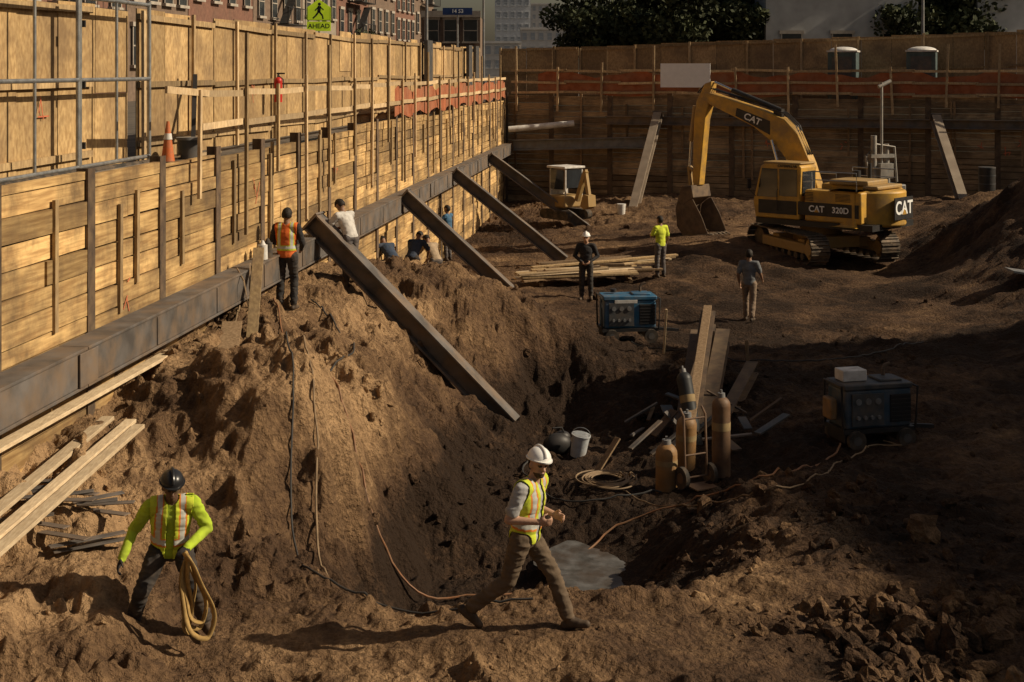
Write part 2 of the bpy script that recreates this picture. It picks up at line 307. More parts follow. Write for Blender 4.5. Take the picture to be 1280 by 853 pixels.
# rubble
def rock(mb,c,r,t=None):
    R=Matrix.Rotation(random.random()*6,3,V((random.random(),random.random(),random.random()+.1)).normalized())
    s=(r*random.uniform(.8,1.4),r*random.uniform(.6,1.1),r*random.uniform(.45,.9)); big=r>.07
    k=len(mb.v); mb.sph(c,s,8 if big else 6,6 if big else 4,0,R,t=t); o=V((random.random()*50,0,0))
    for i in range(k,len(mb.v)):
        p=V(mb.v[i]); d=p-V(c); q=d*(1+.75*(mnoise.noise(d*(1.2/r)+o)));  mb.v[i]=tuple(V(c)+q)
mb=MB()
def scatter(n,x0,x1,y0,y1,rmin,rmax,dens=1.0,pw=5,off=0.):
    xa=rng.uniform(x0,x1,n);ya=rng.uniform(y0,y1,n);za=height(xa,ya);ra=rmin+(rmax-rmin)*rng.random(n)**pw
    keep=fbm(xa*.8,ya*.8,3,201)+.25*dens>rng.random(n)*.5-.1
    tones=soil_tone_at(xa,ya,za)
    for x,y,z,r,k,d in zip(xa,ya,za,ra,keep,tones):
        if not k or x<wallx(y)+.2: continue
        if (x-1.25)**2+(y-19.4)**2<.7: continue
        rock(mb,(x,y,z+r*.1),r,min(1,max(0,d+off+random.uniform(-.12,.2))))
scatter(2600,3.0,6.5,10.5,14.8,.014,.15,1.5,4,.16)
scatter(1700,1.5,8,13.5,19,.012,.11,.4,6,.1)
scatter(1800,-5,3,11,15,.008,.04,.2)
scatter(2000,-5,1,14.5,24,.010,.10,.6)
scatter(900,-5,9,19,32,.015,.10,.4,5,.05)
scatter(400,2.5,5,17,22,.02,.12,1)
scatter(300,.2,2.3,18.2,20.8,.01,.05,1.5)
scatter(700,-2,15,32,56,.025,.13,.3)
tag(mb.obj('rubble',rubm,smooth=False),'loose brown stones and clods over the soil','rubble',kind='stuff')
for i,(x,y,r) in enumerate([(4.55,13.6,.17),(4.0,14.9,.11),(4.9,16.9,.2),(2.75,20.3,.15),(5.6,14.6,.14),(3.2,17.5,.09),(5.2,12.4,.15),(3.9,12.3,.13),(2.1,16.6,.10),(-1.2,16.6,.12),(4.3,12.9,.14)]):
    mb=MB(); z=H(x,y); rock(mb,(x,y,z+r*.3),r,.55); o=mb.obj('rock',rubm,origin=(x,y,z),smooth=False); tag(o,'rough brown boulder half buried in soil','rock','boulders in the pit')
# ------------------------------------------------------------------ lagging walls
def lagwall(A,D,Nn,L,zt,label,pile_s,seed,dark=False):
    random.seed(seed); A=V((*A,0));D=V((*D,0)).normalized();Nn=V((*Nn,0)).normalized(); R=Matrix((D,Nn,V((0,0,1)))).transposed()
    root=empty('retaining_wall',A,0,label,'retaining wall')
    mb=MB(); off=-A
    def Pt(s,n,z): return D*s+Nn*n+V((0,0,z))
    nb=len(pile_s)
    for i in range(nb-1):
        a,b=pile_s[i]+.12,pile_s[i+1]-.12; z=-1.2; ztt=zt+random.uniform(-.1,.08); bay=random.uniform(-.15,.15)
        while z<ztt-.05:
            h=random.choice([.19,.24,.28,.29]); h=min(h,ztt-z); sp=random.random()<.12
            segs=[(a,b)] if not sp else [(a,(a+b)/2-.01),((a+b)/2+.01,b)]
            for (p,q) in segs:
                mb.box(Pt((p+q)/2,-.05+random.uniform(-.022,.018),z+h/2),(q-p+.02,.09,h-random.uniform(.008,.03)),0,R@Matrix.Rotation(random.uniform(-.007,.007),3,'Y'),min(1,max(0,.5+bay+random.gauss(0,.27))))
            z+=h
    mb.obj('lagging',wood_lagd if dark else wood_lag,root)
    mb=MB()
    for i in range(nb-1):
        for k in range(random.choice([1,1,2])):
            s=random.uniform(pile_s[i]+.4,pile_s[i+1]-.4); z0=random.choice([2.9,3.2,3.0,3.6]) if not dark else random.uniform(1,3); z1=zt+random.uniform(-.5,.1)
            mb.box(Pt(s,.025,(z0+z1)/2),(.09,.04,z1-z0),0,R@Matrix.Rotation(random.uniform(-.02,.02),3,'Y'))
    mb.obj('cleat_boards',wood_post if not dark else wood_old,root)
    for s in pile_s:
        mb=MB(); mb.box(Pt(0,.005,(zt-1.2)/2+.1),(.22,.03,zt+1.2),0,R); mb.box(Pt(0,-.09,(zt-1.2)/2+.1),(.02,.16,zt+1.2),0,R)
        mb.obj('pile',rust,root,loc=D*s)
    return root
dl=V((.108,1,0)).normalized(); nl=V((1,-.108,0)).normalized()
def WL(y,n=0,z=0):
    return V((wallx(y),y,z))+nl*n
y0=5.0; A=(wallx(y0),y0); sc=math.hypot(.108,1)
piles=[ (y-y0)*sc for y in np.arange(7.45-2.45,61.5,2.45)]+[57*sc]
lagwall(A,dl[:2],nl[:2],57,4.7,'tall golden timber lagging wall between rusty soldier piles',piles,3)
db=V((20.08,-7,0)).normalized(); nb_=V((-.329,-.944,0)).normalized(); B0=V((-.28,62,0))
def WB(s,n=0,z=0): return B0+db*s+nb_*n+V((0,0,z))
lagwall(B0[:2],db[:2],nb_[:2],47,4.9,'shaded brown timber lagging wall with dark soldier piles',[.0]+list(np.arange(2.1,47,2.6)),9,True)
RW=Matrix.Rotation(-math.atan(.108),3,'Z')
mb=MB()
ys_=[4,16.2,28,40,50,60.8]
for a,b in zip(ys_[:-1],ys_[1:]):
    mb.ibeam(WL(a+.02,.24,2.62),WL(b,.24,2.62),.36,.46,0,tf=.035); mb.beam(WL(a+.02,.24,2.62),WL(b,.24,2.62),.325,.385,t=random.random())
for a in (16.2,28,40,50):mb.box(WL(a,.427,2.62),(.02,.5,.38),0,RW)
for a in np.arange(6.2,60,2.45): mb.box(WL(a,.41,2.62),(.02,.06,.36),0,RW)
tag(mb.obj('steel_wale_beam',steel,origin=WL(4,.24,2.62),bevel=.006),'long dark steel waler beam bolted along the timber wall','steel beam')
mb=MB(); mb.ibeam(WB(4.6,.22,3.85),WB(24,.22,3.85),.34,.36); mb.ibeam(WB(24.02,.22,3.85),WB(40,.22,3.85),.34,.36)
tag(mb.obj('steel_wale_beam',steel,origin=WB(4.6,.22,3.85)),'dark steel waler beam across the shaded timber wall','steel beam')
mb=MB(); mb.ibeam(WL(61,.45,2.75),WB(6.3,.25,2.95),.34,.45)
tag(mb.obj('corner_brace_beam',grey,origin=WL(61,.45,2.75)),'grey steel beam bracing the corner of the walls','steel beam')
mb=MB(); mb.cyl(WL(60.5,.3,3.45),WB(3.2,.3,3.7),.13,n=16)
tag(mb.obj('drain_pipe',white,origin=WL(60.5,.3,3.45)),'white plastic pipe along the corner of the timber wall','pipe')
def raker(a,b,label,s=.36,mt=None):
    a=V(a);b=V(b); mb=MB(); mb.ibeam(a,b,s*.95,s,0,tf=.04)
    d=(b-a).normalized()
    root=empty('raker_brace',a,0,label,'steel brace','raker braces')
    mb.v=[tuple(V(p)-a) for p in mb.v]; mb.obj('beam',mt or steel,root,bevel=.006)
    mb=MB(); R,_,_=mb.frame(a,b); mb.box(-d*.02,(.04,s*1.15,s*1.15),0,R); mb.obj('end_plate',steel,root)
raker((-3.75,26.9,3.12),(-.02,25.95,-.5),'dark steel raker brace running down into the trench',.38)
raker(WL(35.6,.45,2.85),(.15,35.2,.28),'dark steel raker brace propped against the waler')
raker(WL(44,.45,2.8),(1.6,43.6,.12),'dark steel raker brace propped against the waler')
raker(WL(52.8,.45,2.75),(2.8,52.4,.1),'dark steel raker brace propped against the waler')
dstl=M('dusty_tan_steel',(.36,.29,.22),(.24,.19,.14),.8,scale=4,bump=.2,dirt=((.14,.1,.07),2,.6))
raker(WB(6.9,.45,4.1),(4.75,55.6,.5),'dusty tan steel brace on the shaded wall',.36,dstl)
raker(WB(18.0,.45,4.1),(16.5,52,1.1),'dusty tan steel brace on the shaded wall',.36,dstl)
# ------------------------------------------------------------------ left guardrail + fence
root=empty('timber_guardrail',WL(22,0,4.6),0,'rough lumber guardrail with orange netting along the wall top','guardrail'); O=V(root.location)
mb=MB()
def bm_(mb,a,b,w,h,**k): mb.beam(V(a)-O,V(b)-O,w,h,**k)
yy=[21.2+2.0*i for i in range(21)]
for a,b in zip(yy[:-1],yy[1:]):
    for z in(5.62,5.15): bm_(mb,WL(a,.07,z+random.uniform(-.03,.03)),WL(min(b+.15,61.8),.07,z+random.uniform(-.03,.03)),.04,.1)
bm_(mb,WL(19.6,.1,5.72),WL(21.4,.1,5.64),.04,.1)
mb.obj('rails',wood_new,root)
for i,y in enumerate(yy[:-1]):
    mb=MB(); z1=[5.7,6.6,5.75,5.9,6.5,5.8][i%6]; z0=[4.1,3.3,4.2,3.1,3.6][i%5]; y=y+random.uniform(-.3,.3)
    bm_(mb,WL(y,.09+.04,z0),WL(y+random.uniform(-.09,.09),.13,z1),.09,.045,up=nl); mb.obj('post',wood_post if i%3 else wood_new,root)
mb=MB()
R0=[]
k=60
for i in range(k+1):
    y=36.5+25*i/k; R0.append((WL(y,.03+.03*math.sin(i*1.7),4.78+.08*math.sin(i*.9))-O,WL(y,.03+.03*math.sin(i*2.3),5.5+.09*math.sin(i*.7)+.05*math.sin(i*1.9))-O))
vs=[p for r in R0 for p in r]; mb.add(vs,[(2*i,2*i+2,2*i+3,2*i+1) for i in range(k)]); mb.obj('netting',netm,root,recalc=False)
def fence(p0,p1,zb0,zb1,zt0,zt1,label,normal,posts=True,seed=1,pw=1.22,ragged=.05,mat=wood_ply):
    random.seed(seed); p0=V((*p0,0));p1=V((*p1,0)); D=(p1-p0).normalized();Lg=(p1-p0).length; Nn=V((*normal,0)).normalized(); R=Matrix((D,Nn,V((0,0,1)))).transposed()
    root=empty('plywood_fence',(p0.x,p0.y,zb0),0,label,'fence'); k=int(Lg/pw); mb=MB()
    for i in range(k):
        s=(i+.5)*pw; f=s/Lg; zb=zb0+(zb1-zb0)*f; zt=zt0+(zt1-zt0)*f+random.uniform(-ragged,ragged)
        rr=R@Matrix.Rotation(random.uniform(-.006,.006),3,'Y')
        if random.random()<.35:
            zm=zb+(zt-zb)*random.uniform(.35,.65); n_=random.uniform(-.01,.012)
            mb.box(D*s+Nn*n_+V((0,0,(zb+zm)/2-zb0)),(pw-.012,.02,zm-zb-.012),0,rr); mb.box(D*s-Nn*n_+V((0,0,(zm+zt)/2-zb0)),(pw-.012,.02,zt-zm),0,rr)
        else: mb.box(D*s+Nn*random.uniform(-.012,.012)+V((0,0,(zb+zt)/2-zb0)),(pw-.014,.02,zt-zb),0,rr)
    mb.obj('panels',mat,root); mb=MB()
    for zf in(.12,.52,.96):
        for i in range(int(Lg/3.6)):
            s0=i*3.6;s1=min(Lg,s0+3.6); fa=s0/Lg;fb=s1/Lg; j1=random.uniform(-.04,.04);j2=random.uniform(-.04,.04)
            za=(zb0+(zb1-zb0)*fa)+((zt0-zb0)*(1-fa)+(zt1-zb1)*fa)*zf-zb0+j1; zc=(zb0+(zb1-zb0)*fb)+((zt0-zb0)*(1-fb)+(zt1-zb1)*fb)*zf-zb0+j2
            mb.beam(D*s0+Nn*.04+V((0,0,za)),D*(s1-.01)+Nn*.04+V((0,0,zc)),.05,.09,0)
    mb.obj('rails',wood_post,root)
    if posts:
        for i in range(int(Lg/2.44)+1):
            s=i*2.44+random.uniform(-.15,.15); s=max(0,s); f=s/Lg; zb=zb0+(zb1-zb0)*f; zt=zt0+(zt1-zt0)*f
            mb=MB(); mb.box(Nn*.09+V((0,0,(zt-zb)/2)),(.09,.045,zt-zb+random.uniform(-.1,.12)),0,R@Matrix.Rotation(random.uniform(-.012,.012),3,'Y')); o=mb.obj('post',wood_post if i%2 else wood_new,root); o.location=D*s+V((0,0,zb-zb0))
    return root
def FL(y,n=0,z=0): return V((.108*y-8.0,y,z))+nl*n
fence(FL(9)[:2],FL(21.3)[:2],4.58,4.58,6.88,6.88,'golden plywood hoarding behind tubular steel gate frames',nl[:2],seed=4,posts=False)
fence(FL(21.5)[:2],FL(61)[:2],4.58,4.58,6.87,6.87,'golden plywood hoarding with lumber posts along the street',nl[:2],seed=6,ragged=.09)
for (a,b) in [(13.4,15.9),(16.0,18.55),(18.6,21.1)]:
    root=empty('steel_gate_panel',FL(a,.35,4.6),0,'galvanised tube gate panel standing before plywood','gate panel','steel gate panels'); O=V(root.location)
    mb=MB()
    def c(y1,z1,y2,z2,r=.03): mb.cyl(FL(y1,.35,z1)-O,FL(y2,.35,z2)-O,r,n=10)
    c(a,4.6,a,7.0);c(b,4.6,b,7.0);c(a,6.95,b,6.95);c(a,4.72,b,4.72);c(a,5.86,b,5.86);c((a+b)/2,4.72,(a+b)/2,6.95,.022)
    mb.obj('tube_frame',galv,root)
    mb=MB(); 
    for i in range(3): mb.box(FL(a+.1,.35,5+.8*i)-O,(.07,.05,.09))
    mb.obj('clamps',black,root)
mb=MB(); mb.tube([FL(y,.62+.1*math.sin(y),4.68) for y in np.arange(12,20.8,.4)],.055,10)
tag(mb.obj('drain_hose',blackr,origin=FL(12,.6,4.68)),'thick black hose lying along the fence foot','hose')
mb=MB(); mb.cyl(FL(13,.78,4.66),FL(20.6,.75,4.66),.04,n=10)
tag(mb.obj('steel_pipe',galv,origin=FL(13,.78,4.66)),'long steel pipe lying on the wall top','pipe')
mb=MB(); mb.beam(FL(22.6,.5,4.62),FL(23.6,.2,5.9),.07,.07); tag(mb.obj('timber_prop',black,origin=FL(22.6,.5,4.62)),'dark timber prop leaning on the plywood fence','prop')
o=FL(21.2,.6,4.6); root=empty('traffic_cone',o,0,'dusty orange traffic cone beside the fence','traffic cone');root.scale=(.85,.85,.9)
mb=MB();mb.box((0,0,.02),(.36,.36,.04));mb.obj('cone_base',blackr,root); mb=MB();mb.cyl((0,0,.04),(0,0,.7),.12,.025,18);mb.obj('cone_body',orange,root); mb=MB();mb.cyl((0,0,.40),(0,0,.5),.076,.062,18);mb.obj('reflective_band',white,root)
o=FL(22.3,.55,4.6); root=empty('trash_drum',o,0,'small black drum on the wall top','drum')
mb=MB();mb.cyl((0,0,0),(0,0,.32),.17,.19,18);mb.obj('drum_body',dkgrey,root);mb=MB();mb.cyl((0,0,.3),(0,0,.34),.205,.205,18);mb.obj('rim',grey,root)
o=FL(28.3,.3,5.35); root=empty('fire_extinguisher',o,0,'red fire extinguisher hung on a fence post','fire extinguisher')
mb=MB();mb.cyl((0,0,0),(0,0,.42),.08,.08,16);mb.sph((0,0,.42),.08,14,5,zmin=0);mb.obj('tank',redp,root);mb=MB();mb.cyl((0,0,.48),(0,0,.56),.025,.02);mb.box((.05,0,.57),(.16,.03,.03));mb.tube([(0,.03,.53),(.08,.1,.45),(.09,.1,.2)],.012);mb.obj('valve',black,root)
for y in (46.5,56.2,58.2):
    mb=MB();mb.box(FL(y,.25,5.6),(.12,1.0,2.7),0,Matrix.Rotation(-.108,3,'Z')); tag(mb.obj('steel_plate',dkgrey,origin=FL(y,.25,4.6)),'upright dark grey plate standing at the fence','steel plate','grey plates')
random.seed(44)
for i in range(16):
    y=13.5+i*.62; a=random.uniform(-.25,.25); l=random.uniform(.5,1.3)
    p=WL(y,-.35-random.random()*.3,4.64+random.random()*.03); mb=MB(); mb.beam(p-dl*l/2+nl*a*.3,p+dl*l/2-nl*a*.3,.09,.04)
    tag(mb.obj('lumber_offcut',random.choice([wood_old,wood_post,wood_new]),origin=p),'short lumber offcut lying on the wall top','lumber','offcuts on the wall top')
for (y,z) in [(18.2,5.5),(18.4,3.1),(27.5,5.6),(30,3.9),(24.2,4.0)]:
    mb=MB(); f=FL if z>5 else WL
    for k in range(3):
        a=f(y+random.uniform(-.2,.2),.035 if z>5 else .02,z+random.uniform(-.15,.2)); b=f(y+random.uniform(-.15,.2),.035 if z>5 else .02,z+random.uniform(-.3,.2)); mb.beam(a,b,.004,.018,up=(0,0,1))
    tag(mb.obj('spray_mark',redpaint,origin=f(y,.02,z)),'red spray painted scribble on wood','paint mark','spray paint marks')
for (s,z) in [(19.6,3.0),(20.6,2.8),(21.2,3.1),(14.5,2.9),(11.5,3.0)]:
    mb=MB()
    for k in range(3): mb.beam(WB(s+random.uniform(-.2,.2),.02,z+random.uniform(-.2,.2)),WB(s+random.uniform(-.2,.2),.02,z+random.uniform(-.2,.2)),.004,.035)
    tag(mb.obj('spray_mark',redpaint,origin=WB(s,.02,z)),'orange spray painted scribble on shaded boards','paint mark','spray paint marks')
# ------------------------------------------------------------------ back guardrail + fence
root=empty('timber_guardrail',WB(0,0,4.9),0,'lumber guardrail with faded orange netting above shaded wall','guardrail');O=V(root.location); mb=MB()
for s in np.arange(.3,38,2.4):
    for z in(5.95,5.45,5.0): mb.beam(WB(s,.1,z+random.uniform(-.05,.05))-O,WB(s+2.5,.1,z+random.uniform(-.05,.05))-O,.04,.1)
mb.obj('rails',wood_new,root)
for s in np.arange(.4,38,2.0):
    s=s+random.uniform(-.3,.3);mb=MB(); bm_(mb,WB(s,.15,random.choice([4.2,3.2,4.5])),WB(s+random.uniform(-.1,.1),.15,random.choice([6.1,6.3,7.0])),.09,.045,up=nb_); mb.obj('post',wood_new,root)
mb=MB();k=70;vs=[]
for i in range(k+1): 
    s=1.5+36*i/k; vs+=[WB(s,.04+.03*math.sin(i*1.3),4.95+.1*math.sin(i*.6))-O,WB(s,.04+.03*math.sin(i*2),5.8+.12*math.sin(i*.9)+.06*math.sin(i*2.3))-O]
mb.add(vs,[(2*i,2*i+2,2*i+3,2*i+1) for i in range(k)]); mb.obj('netting',netm,root,recalc=False)
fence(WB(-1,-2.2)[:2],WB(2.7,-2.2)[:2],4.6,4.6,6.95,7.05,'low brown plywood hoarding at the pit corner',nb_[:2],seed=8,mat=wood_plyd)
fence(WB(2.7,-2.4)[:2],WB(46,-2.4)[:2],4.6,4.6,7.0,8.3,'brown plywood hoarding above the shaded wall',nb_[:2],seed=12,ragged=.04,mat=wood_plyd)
mb=MB();mb.box(WB(8.0,.2,5.75),(2.1,.03,1.0),0,Matrix((db,nb_,V((0,0,1)))).transposed()); tag(mb.obj('white_board',M('white_board_paint',(.85,.85,.85),(.8,.8,.8),.6),origin=WB(8.0,.18,5.3)),'blank white board fixed on the guardrail','board')
tgreen=M('toilet_green',(.07,.10,.10),(.05,.07,.07),.6)
def toilet(s,label):
    root=empty('portable_toilet',WB(s,-1.2,4.6),math.atan2(-7,20.08),label,'portable toilet','portable toilets')
    mb=MB();mb.box((0,0,1.05),(1.15,1.15,2.1));mb.obj('cabin',tgreen,root,bevel=.03)
    mb=MB();mb.box((0,0,2.14),(1.22,1.22,.07));mb.sph((0,0,2.17),(.58,.58,.16),16,5,zmin=0);mb.obj('roof',white,root)
    mb=MB();mb.box((0,-.59,1.0),(.8,.03,1.85));mb.obj('door',dkgrey,root)
toilet(14.3,'dark green portable toilet with white roof');toilet(17.4,'dark green portable toilet with white roof')
# ------------------------------------------------------------------ planks
def plank(a,b,w,h,label,mat=wood_new,group=None,name='timber_plank',up=(0,0,1)):
    mb=MB();mb.beam(a,b,w,h,up=up);return tag(mb.obj(name,mat,origin=V(a),bevel=.004),label,'plank',group)
plank(WL(12.2,.25,2.2),WL(19.4,.25,2.16),.17,.045,'long pale plank lying below the waler',wood_pale)
plank((-5.04,11.6,1.70),(-4.80,16.9,1.86),.15,.045,'pale plank lying on the soil',wood_pale,group='pale planks')
plank((-4.84,11.5,1.66),(-4.50,16.8,1.85),.13,.045,'pale plank lying on the soil',wood_pale,group='pale planks')
plank((-4.69,11.4,1.64),(-4.35,16.6,1.84),.13,.045,'pale plank lying on the soil',wood_pale,group='pale planks')
plank((-3.92,21.4,H(-3.92,21.4)-.1),WL(22.7,.5,3.15),.17,.05,'short board leaning on the waler',wood_post)
plank((-4.05,20.2,H(-4.05,20.2)+.04),(-4.25,21.6,H(-4.25,21.6)+.1),.3,.04,'wide old board lying on the mound',wood_old)
random.seed(21)
for i in range(18):
    x=-4.45+random.uniform(-.5,.45); y=14.4+random.uniform(-.5,.5); a=random.uniform(-.5,.6); l=random.uniform(.35,.8); z=H(x,y)+.06+.02*(i%5)
    plank((x-l*math.cos(a)/2,y-l*math.sin(a)/2,z),(x+l*math.cos(a)/2,y+l*math.sin(a)/2,z+.02),.1,.012,'dark steel offcut in a scrap pile',steel,'steel offcuts','steel_offcut')
random.seed(33)
for i in range(26):
    r=i//9; y=39.0+.3*(i%9)+random.uniform(-.1,.1); x0=.2+random.uniform(-.6,.5)+.13*(i%9); x1=x0+random.uniform(2.3,3.6); z=.2+.07*r+random.uniform(0,.08)
    plank((x0,y-random.uniform(-.3,.5),z),(x1,y+random.uniform(.1,1.4),z+random.uniform(-.05,.16)),.2,.05,'rough plank in a loose lumber stack',random.choice([wood_new,wood_old,wood_pale,wood_post]),'stacked lumber')
for (x,y) in((.8,40.2),(3.3,40.8)): plank((x,y-1.2,.1),(x,y+1.3,.12),.1,.1,'bearer under the lumber stack',wood_old)
random.seed(5)
for (a,b,w) in [((3.0,24.0,-.25),(3.95,28.6,1.0),.32),((3.3,24.3,-.2),(4.2,28.3,.7),.3),((2.85,24.2,-.35),(3.75,28.9,.6),.25),((3.6,24.6,-.2),(4.6,27.2,.3),.25)]:
    mb=MB();mb.ibeam(a,b,w*.9,w,tf=.03);tag(mb.obj('steel_beam',rust,origin=V(a)),'rusty steel beam offcut leaning in a heap','steel beam','steel beam heap')
plank((2.95,23.6,.1),(3.95,28.7,1.22),.16,.05,'dusty board resting on the steel beam heap',wood_old)
for i in range(20):
    x=2.2+random.uniform(0,2.2);y=24+random.uniform(-.8,1.8);a=random.uniform(0,3);l=random.uniform(.3,.9);z=H(x,y)+.1
    plank((x-l*math.cos(a)/2,y-l*math.sin(a)/2,z),(x+l*math.cos(a)/2,y+l*math.sin(a)/2,z+random.uniform(0,.4)),random.uniform(.06,.22),.03,'bent steel scrap lying in the pit',random.choice([steel,rust,dkgrey]),'pit scrap','scrap_plate')
plank((4.6,27.6,-.05),(4.55,27.6,.75),.06,.06,'wooden stake driven in the soil',wood_old,name='timber_stake')
plank((3.2,30.0,0),(3.25,29.95,.95),.06,.04,'wooden stake driven in the soil',wood_new,name='timber_stake')
plank((1.4,23.2,H(1.4,23.2)),(1.75,23.5,H(1.4,23.2)+.45),.12,.03,'splintered board stuck in the pit soil',wood_old)
# ------------------------------------------------------------------ gas cylinders, cart, coil, bucket
paperl=M('cyl_label',(.30,.21,.10),(.2,.14,.07),.8)
def gascyl(x,y,h,r,mat,label,tilt=0):
    root=empty('gas_cylinder',(x,y,H(x,y)-.03),0,label,'gas cylinder','gas cylinders');root.rotation_euler=(tilt,tilt*.4,0)
    mb=MB();mb.cyl((0,0,0),(0,0,h-r),r,r,20);mb.sph((0,0,h-r),r,20,6,zmin=0);mb.obj('tank',mat,root)
    mb=MB();mb.cyl((0,0,h-.02),(0,0,h+.05),r*.45,r*.4,12);mb.cyl((0,0,h+.05),(0,0,h+.1),.02,.02,8);mb.obj('valve_cap',grey,root)
    mb=MB();mb.cyl((0,0,h*.58),(0,0,h*.68),r+.003,r+.003,20);mb.obj('paper_label',paperl,root)
gascyl(2.4,22.1,.8,.17,cyl_or,'squat ochre acetylene cylinder standing in the pit')
gascyl(2.78,22.9,.92,.165,cyl_or,'ochre gas cylinder beside a hand cart',.08)
gascyl(3.28,22.3,1.25,.145,cyl_br,'tall brown oxygen cylinder standing in the pit')
gascyl(3.1,24.0,1.25,.13,M('cyl_black',(.03,.03,.03),None,.5),'black gas cylinder leaning on steel beams',-.35)
root=empty('cylinder_cart',(2.85,22.0,H(2.85,22.0)),-1.1,'small two wheeled cylinder cart on black tyres','hand cart')
for yv in(-.26,.26):
    w=empty('wheel',(0,yv,.17),0,parent=root); mb=MB();mb.cyl((0,-.035,0),(0,.035,0),.17,.17,22);mb.obj('tyre',blackr,w);mb=MB();mb.cyl((0,-.04,0),(0,.04,0),.08,.08,16);mb.obj('rim',cyl_br,w)
mb=MB();mb.tube([(0,-.2,.16),(-.05,-.2,1.1),(-.15,-.2,1.2)],.018);mb.tube([(0,.2,.16),(-.05,.2,1.1),(-.15,.2,1.2)],.018);mb.cyl((-.02,-.2,.5),(-.02,.2,.5),.015);mb.cyl((-.05,-.2,1.05),(-.05,.2,1.05),.015);mb.box((.15,0,.05),(.35,.4,.02));mb.cyl((0,-.3,.16),(0,.3,.16),.015);mb.obj('cart_frame',cyl_br,root)
mb=MB();cz=H(1.5,22.4)+.06;pts=[]
for i in range(300):
    a=i*.16; r=.34+.08*math.sin(a*.37)+.03*math.sin(a*2.1); pts.append((1.5+.05*math.sin(a*.21)+r*math.cos(a),22.4+.08*math.sin(a*.13)+r*math.sin(a)*1.15,cz+.025*(i%40)/10+.02*math.sin(a)))
mb.tube(pts,.013,6);tag(mb.obj('hose_coil',hoseg,origin=(1.5,22.4,cz)),'coiled hose lying on the pit floor','hose coil')
root=empty('plastic_bucket',(1.12,24.2,H(1.12,24.2)),0,'white plastic bucket with wire handle','bucket');root.rotation_euler=(.1,.15,0)
mb=MB();mb.cyl((0,0,0),(0,0,.38),.13,.155,20);mb.cyl((0,0,.36),(0,0,.38),.165,.165,20);mb.obj('bucket_body',M('grey_white_plastic',(.50,.53,.55),(.4,.42,.44),.5,dirt=(DUST,5,.5)),root);mb=MB();mb.tube([(.16*math.cos(a),.03,.36+.13*math.sin(a)) for a in np.linspace(0,math.pi,14)],.005,6);mb.obj('handle',galv,root)
root=empty('tool_bag',(.78,24.5,H(.78,24.5)),.3,'slumped black canvas tool bag','bag')
mb=MB();mb.sph((0,0,.16),(.26,.17,.2),16,10);mb.sph((.1,.05,.26),(.16,.12,.12),12,8);mb.obj('bag_body',black,root);mb=MB();mb.tube([(-.15,0,.3),(-.08,0,.45),(.08,0,.45),(.15,0,.3)],.015);mb.obj('handle',black,root)
def hose(name,pts,r,mat,label,lift=.03,dense=.12):
    P=[V((a,b,0)) for a,b in pts];out=[]
    for i in range(len(P)-1):
        p0=P[max(i-1,0)];p1=P[i];p2=P[i+1];p3=P[min(i+2,len(P)-1)];k=max(2,int((p2-p1).length/dense))
        for j in range(k):
            t=j/k; q=.5*((2*p1)+(-p0+p2)*t+(2*p0-5*p1+4*p2-p3)*t*t+(-p0+3*p1-3*p2+p3)*t**3); out.append(q)
    xa=np.array([q.x for q in out]);ya=np.array([q.y for q in out]);xa=xa+.06*fbm(xa*1.5,ya*1.5,2,301);za=height(xa,ya)
    za=np.maximum(za,np.convolve(np.pad(za,3,mode='edge'),np.ones(7)/7,'valid'))+lift
    mb=MB();mb.tube(list(zip(xa,ya,za)),r,7,0);tag(mb.obj(name,mat,origin=(xa[0],ya[0],za[0])),label,'hose','hoses on the ground')
hose('air_hose',[(-4.3,22.5),(-4.1,20.2),(-3.3,19.6),(-2.7,18.2),(-2.3,16.9),(-2.2,15.9),(-1.7,15.2),(-1.0,14.9),(0,15.6)],.014,hoseg,'tan hose snaking down the mound')
hose('air_hose',[(-3.9,23.5),(-3.3,21.3),(-2.4,20),(-1.6,18.8),(-.6,18.9),(.4,19.2),(1.4,20.7),(2.8,20.6),(3.6,20.2),(4.3,21),(5.2,22.4)],.015,hosem,'orange hose crossing the pit')
hose('air_hose',[(1.7,22.1),(2.2,21),(3,19.9),(3.6,19.3),(4.3,19.8),(4.8,20.9),(5.6,22.3),(6.1,22.2),(5.9,22.8)],.012,hoseg,'tan cable leading to the welder')
hose('air_hose',[(.6,24.2),(.2,23),(.8,21.8),(1.6,21.7),(2.4,21.9)],.015,hosek,'black cable on the pit floor')
hose('air_hose',[(-2.9,20.2),(-2.5,22.4),(-2.9,24.0),(-3.6,25.4)],.014,hosek,'black cable lying over the mound')
hose('air_hose',[(-3.0,18.6),(-2.7,17.4),(-2.5,16.1),(-2.0,15.0),(-.8,14.4),(.3,14.3)],.012,hosek,'black cable lying over the mound')
hose('air_hose',[(2.6,31),(4,29.5),(5,28.6),(7,29),(9,31)],.014,hosek,'black cable on the dark floor')
mb=MB();mb.tube([WL(22.2,.3,2.9),WL(21.9,.5,2.75),WL(21.9,.6,2.2),WL(22.3,.55,2.1),WL(22.2,.5,2.6),WL(22.4,.45,2.95),WL(22.7,.5,2.3),(-4.1,22.3,2.15)],.014,7);tag(mb.obj('air_hose',hoseg,origin=WL(22.2,.3,2.9)),'loops of tan hose hung over the waler','hose','hoses on the ground')
for y,mt in((25.2,cyl_or),(25.45,redp),(25.7,black),(23.6,white),(23.9,blackr)):
    r=empty('fuel_jug',WL(y,.3,2.855),0,'small jug standing on the steel waler','jug','jugs on the waler');mb=MB();mb.cyl((0,0,0),(0,0,.24),.085,.08,14);mb.cyl((0,0,.24),(0,0,.31),.055,.02,12);mb.obj('jug_body',mt,r)
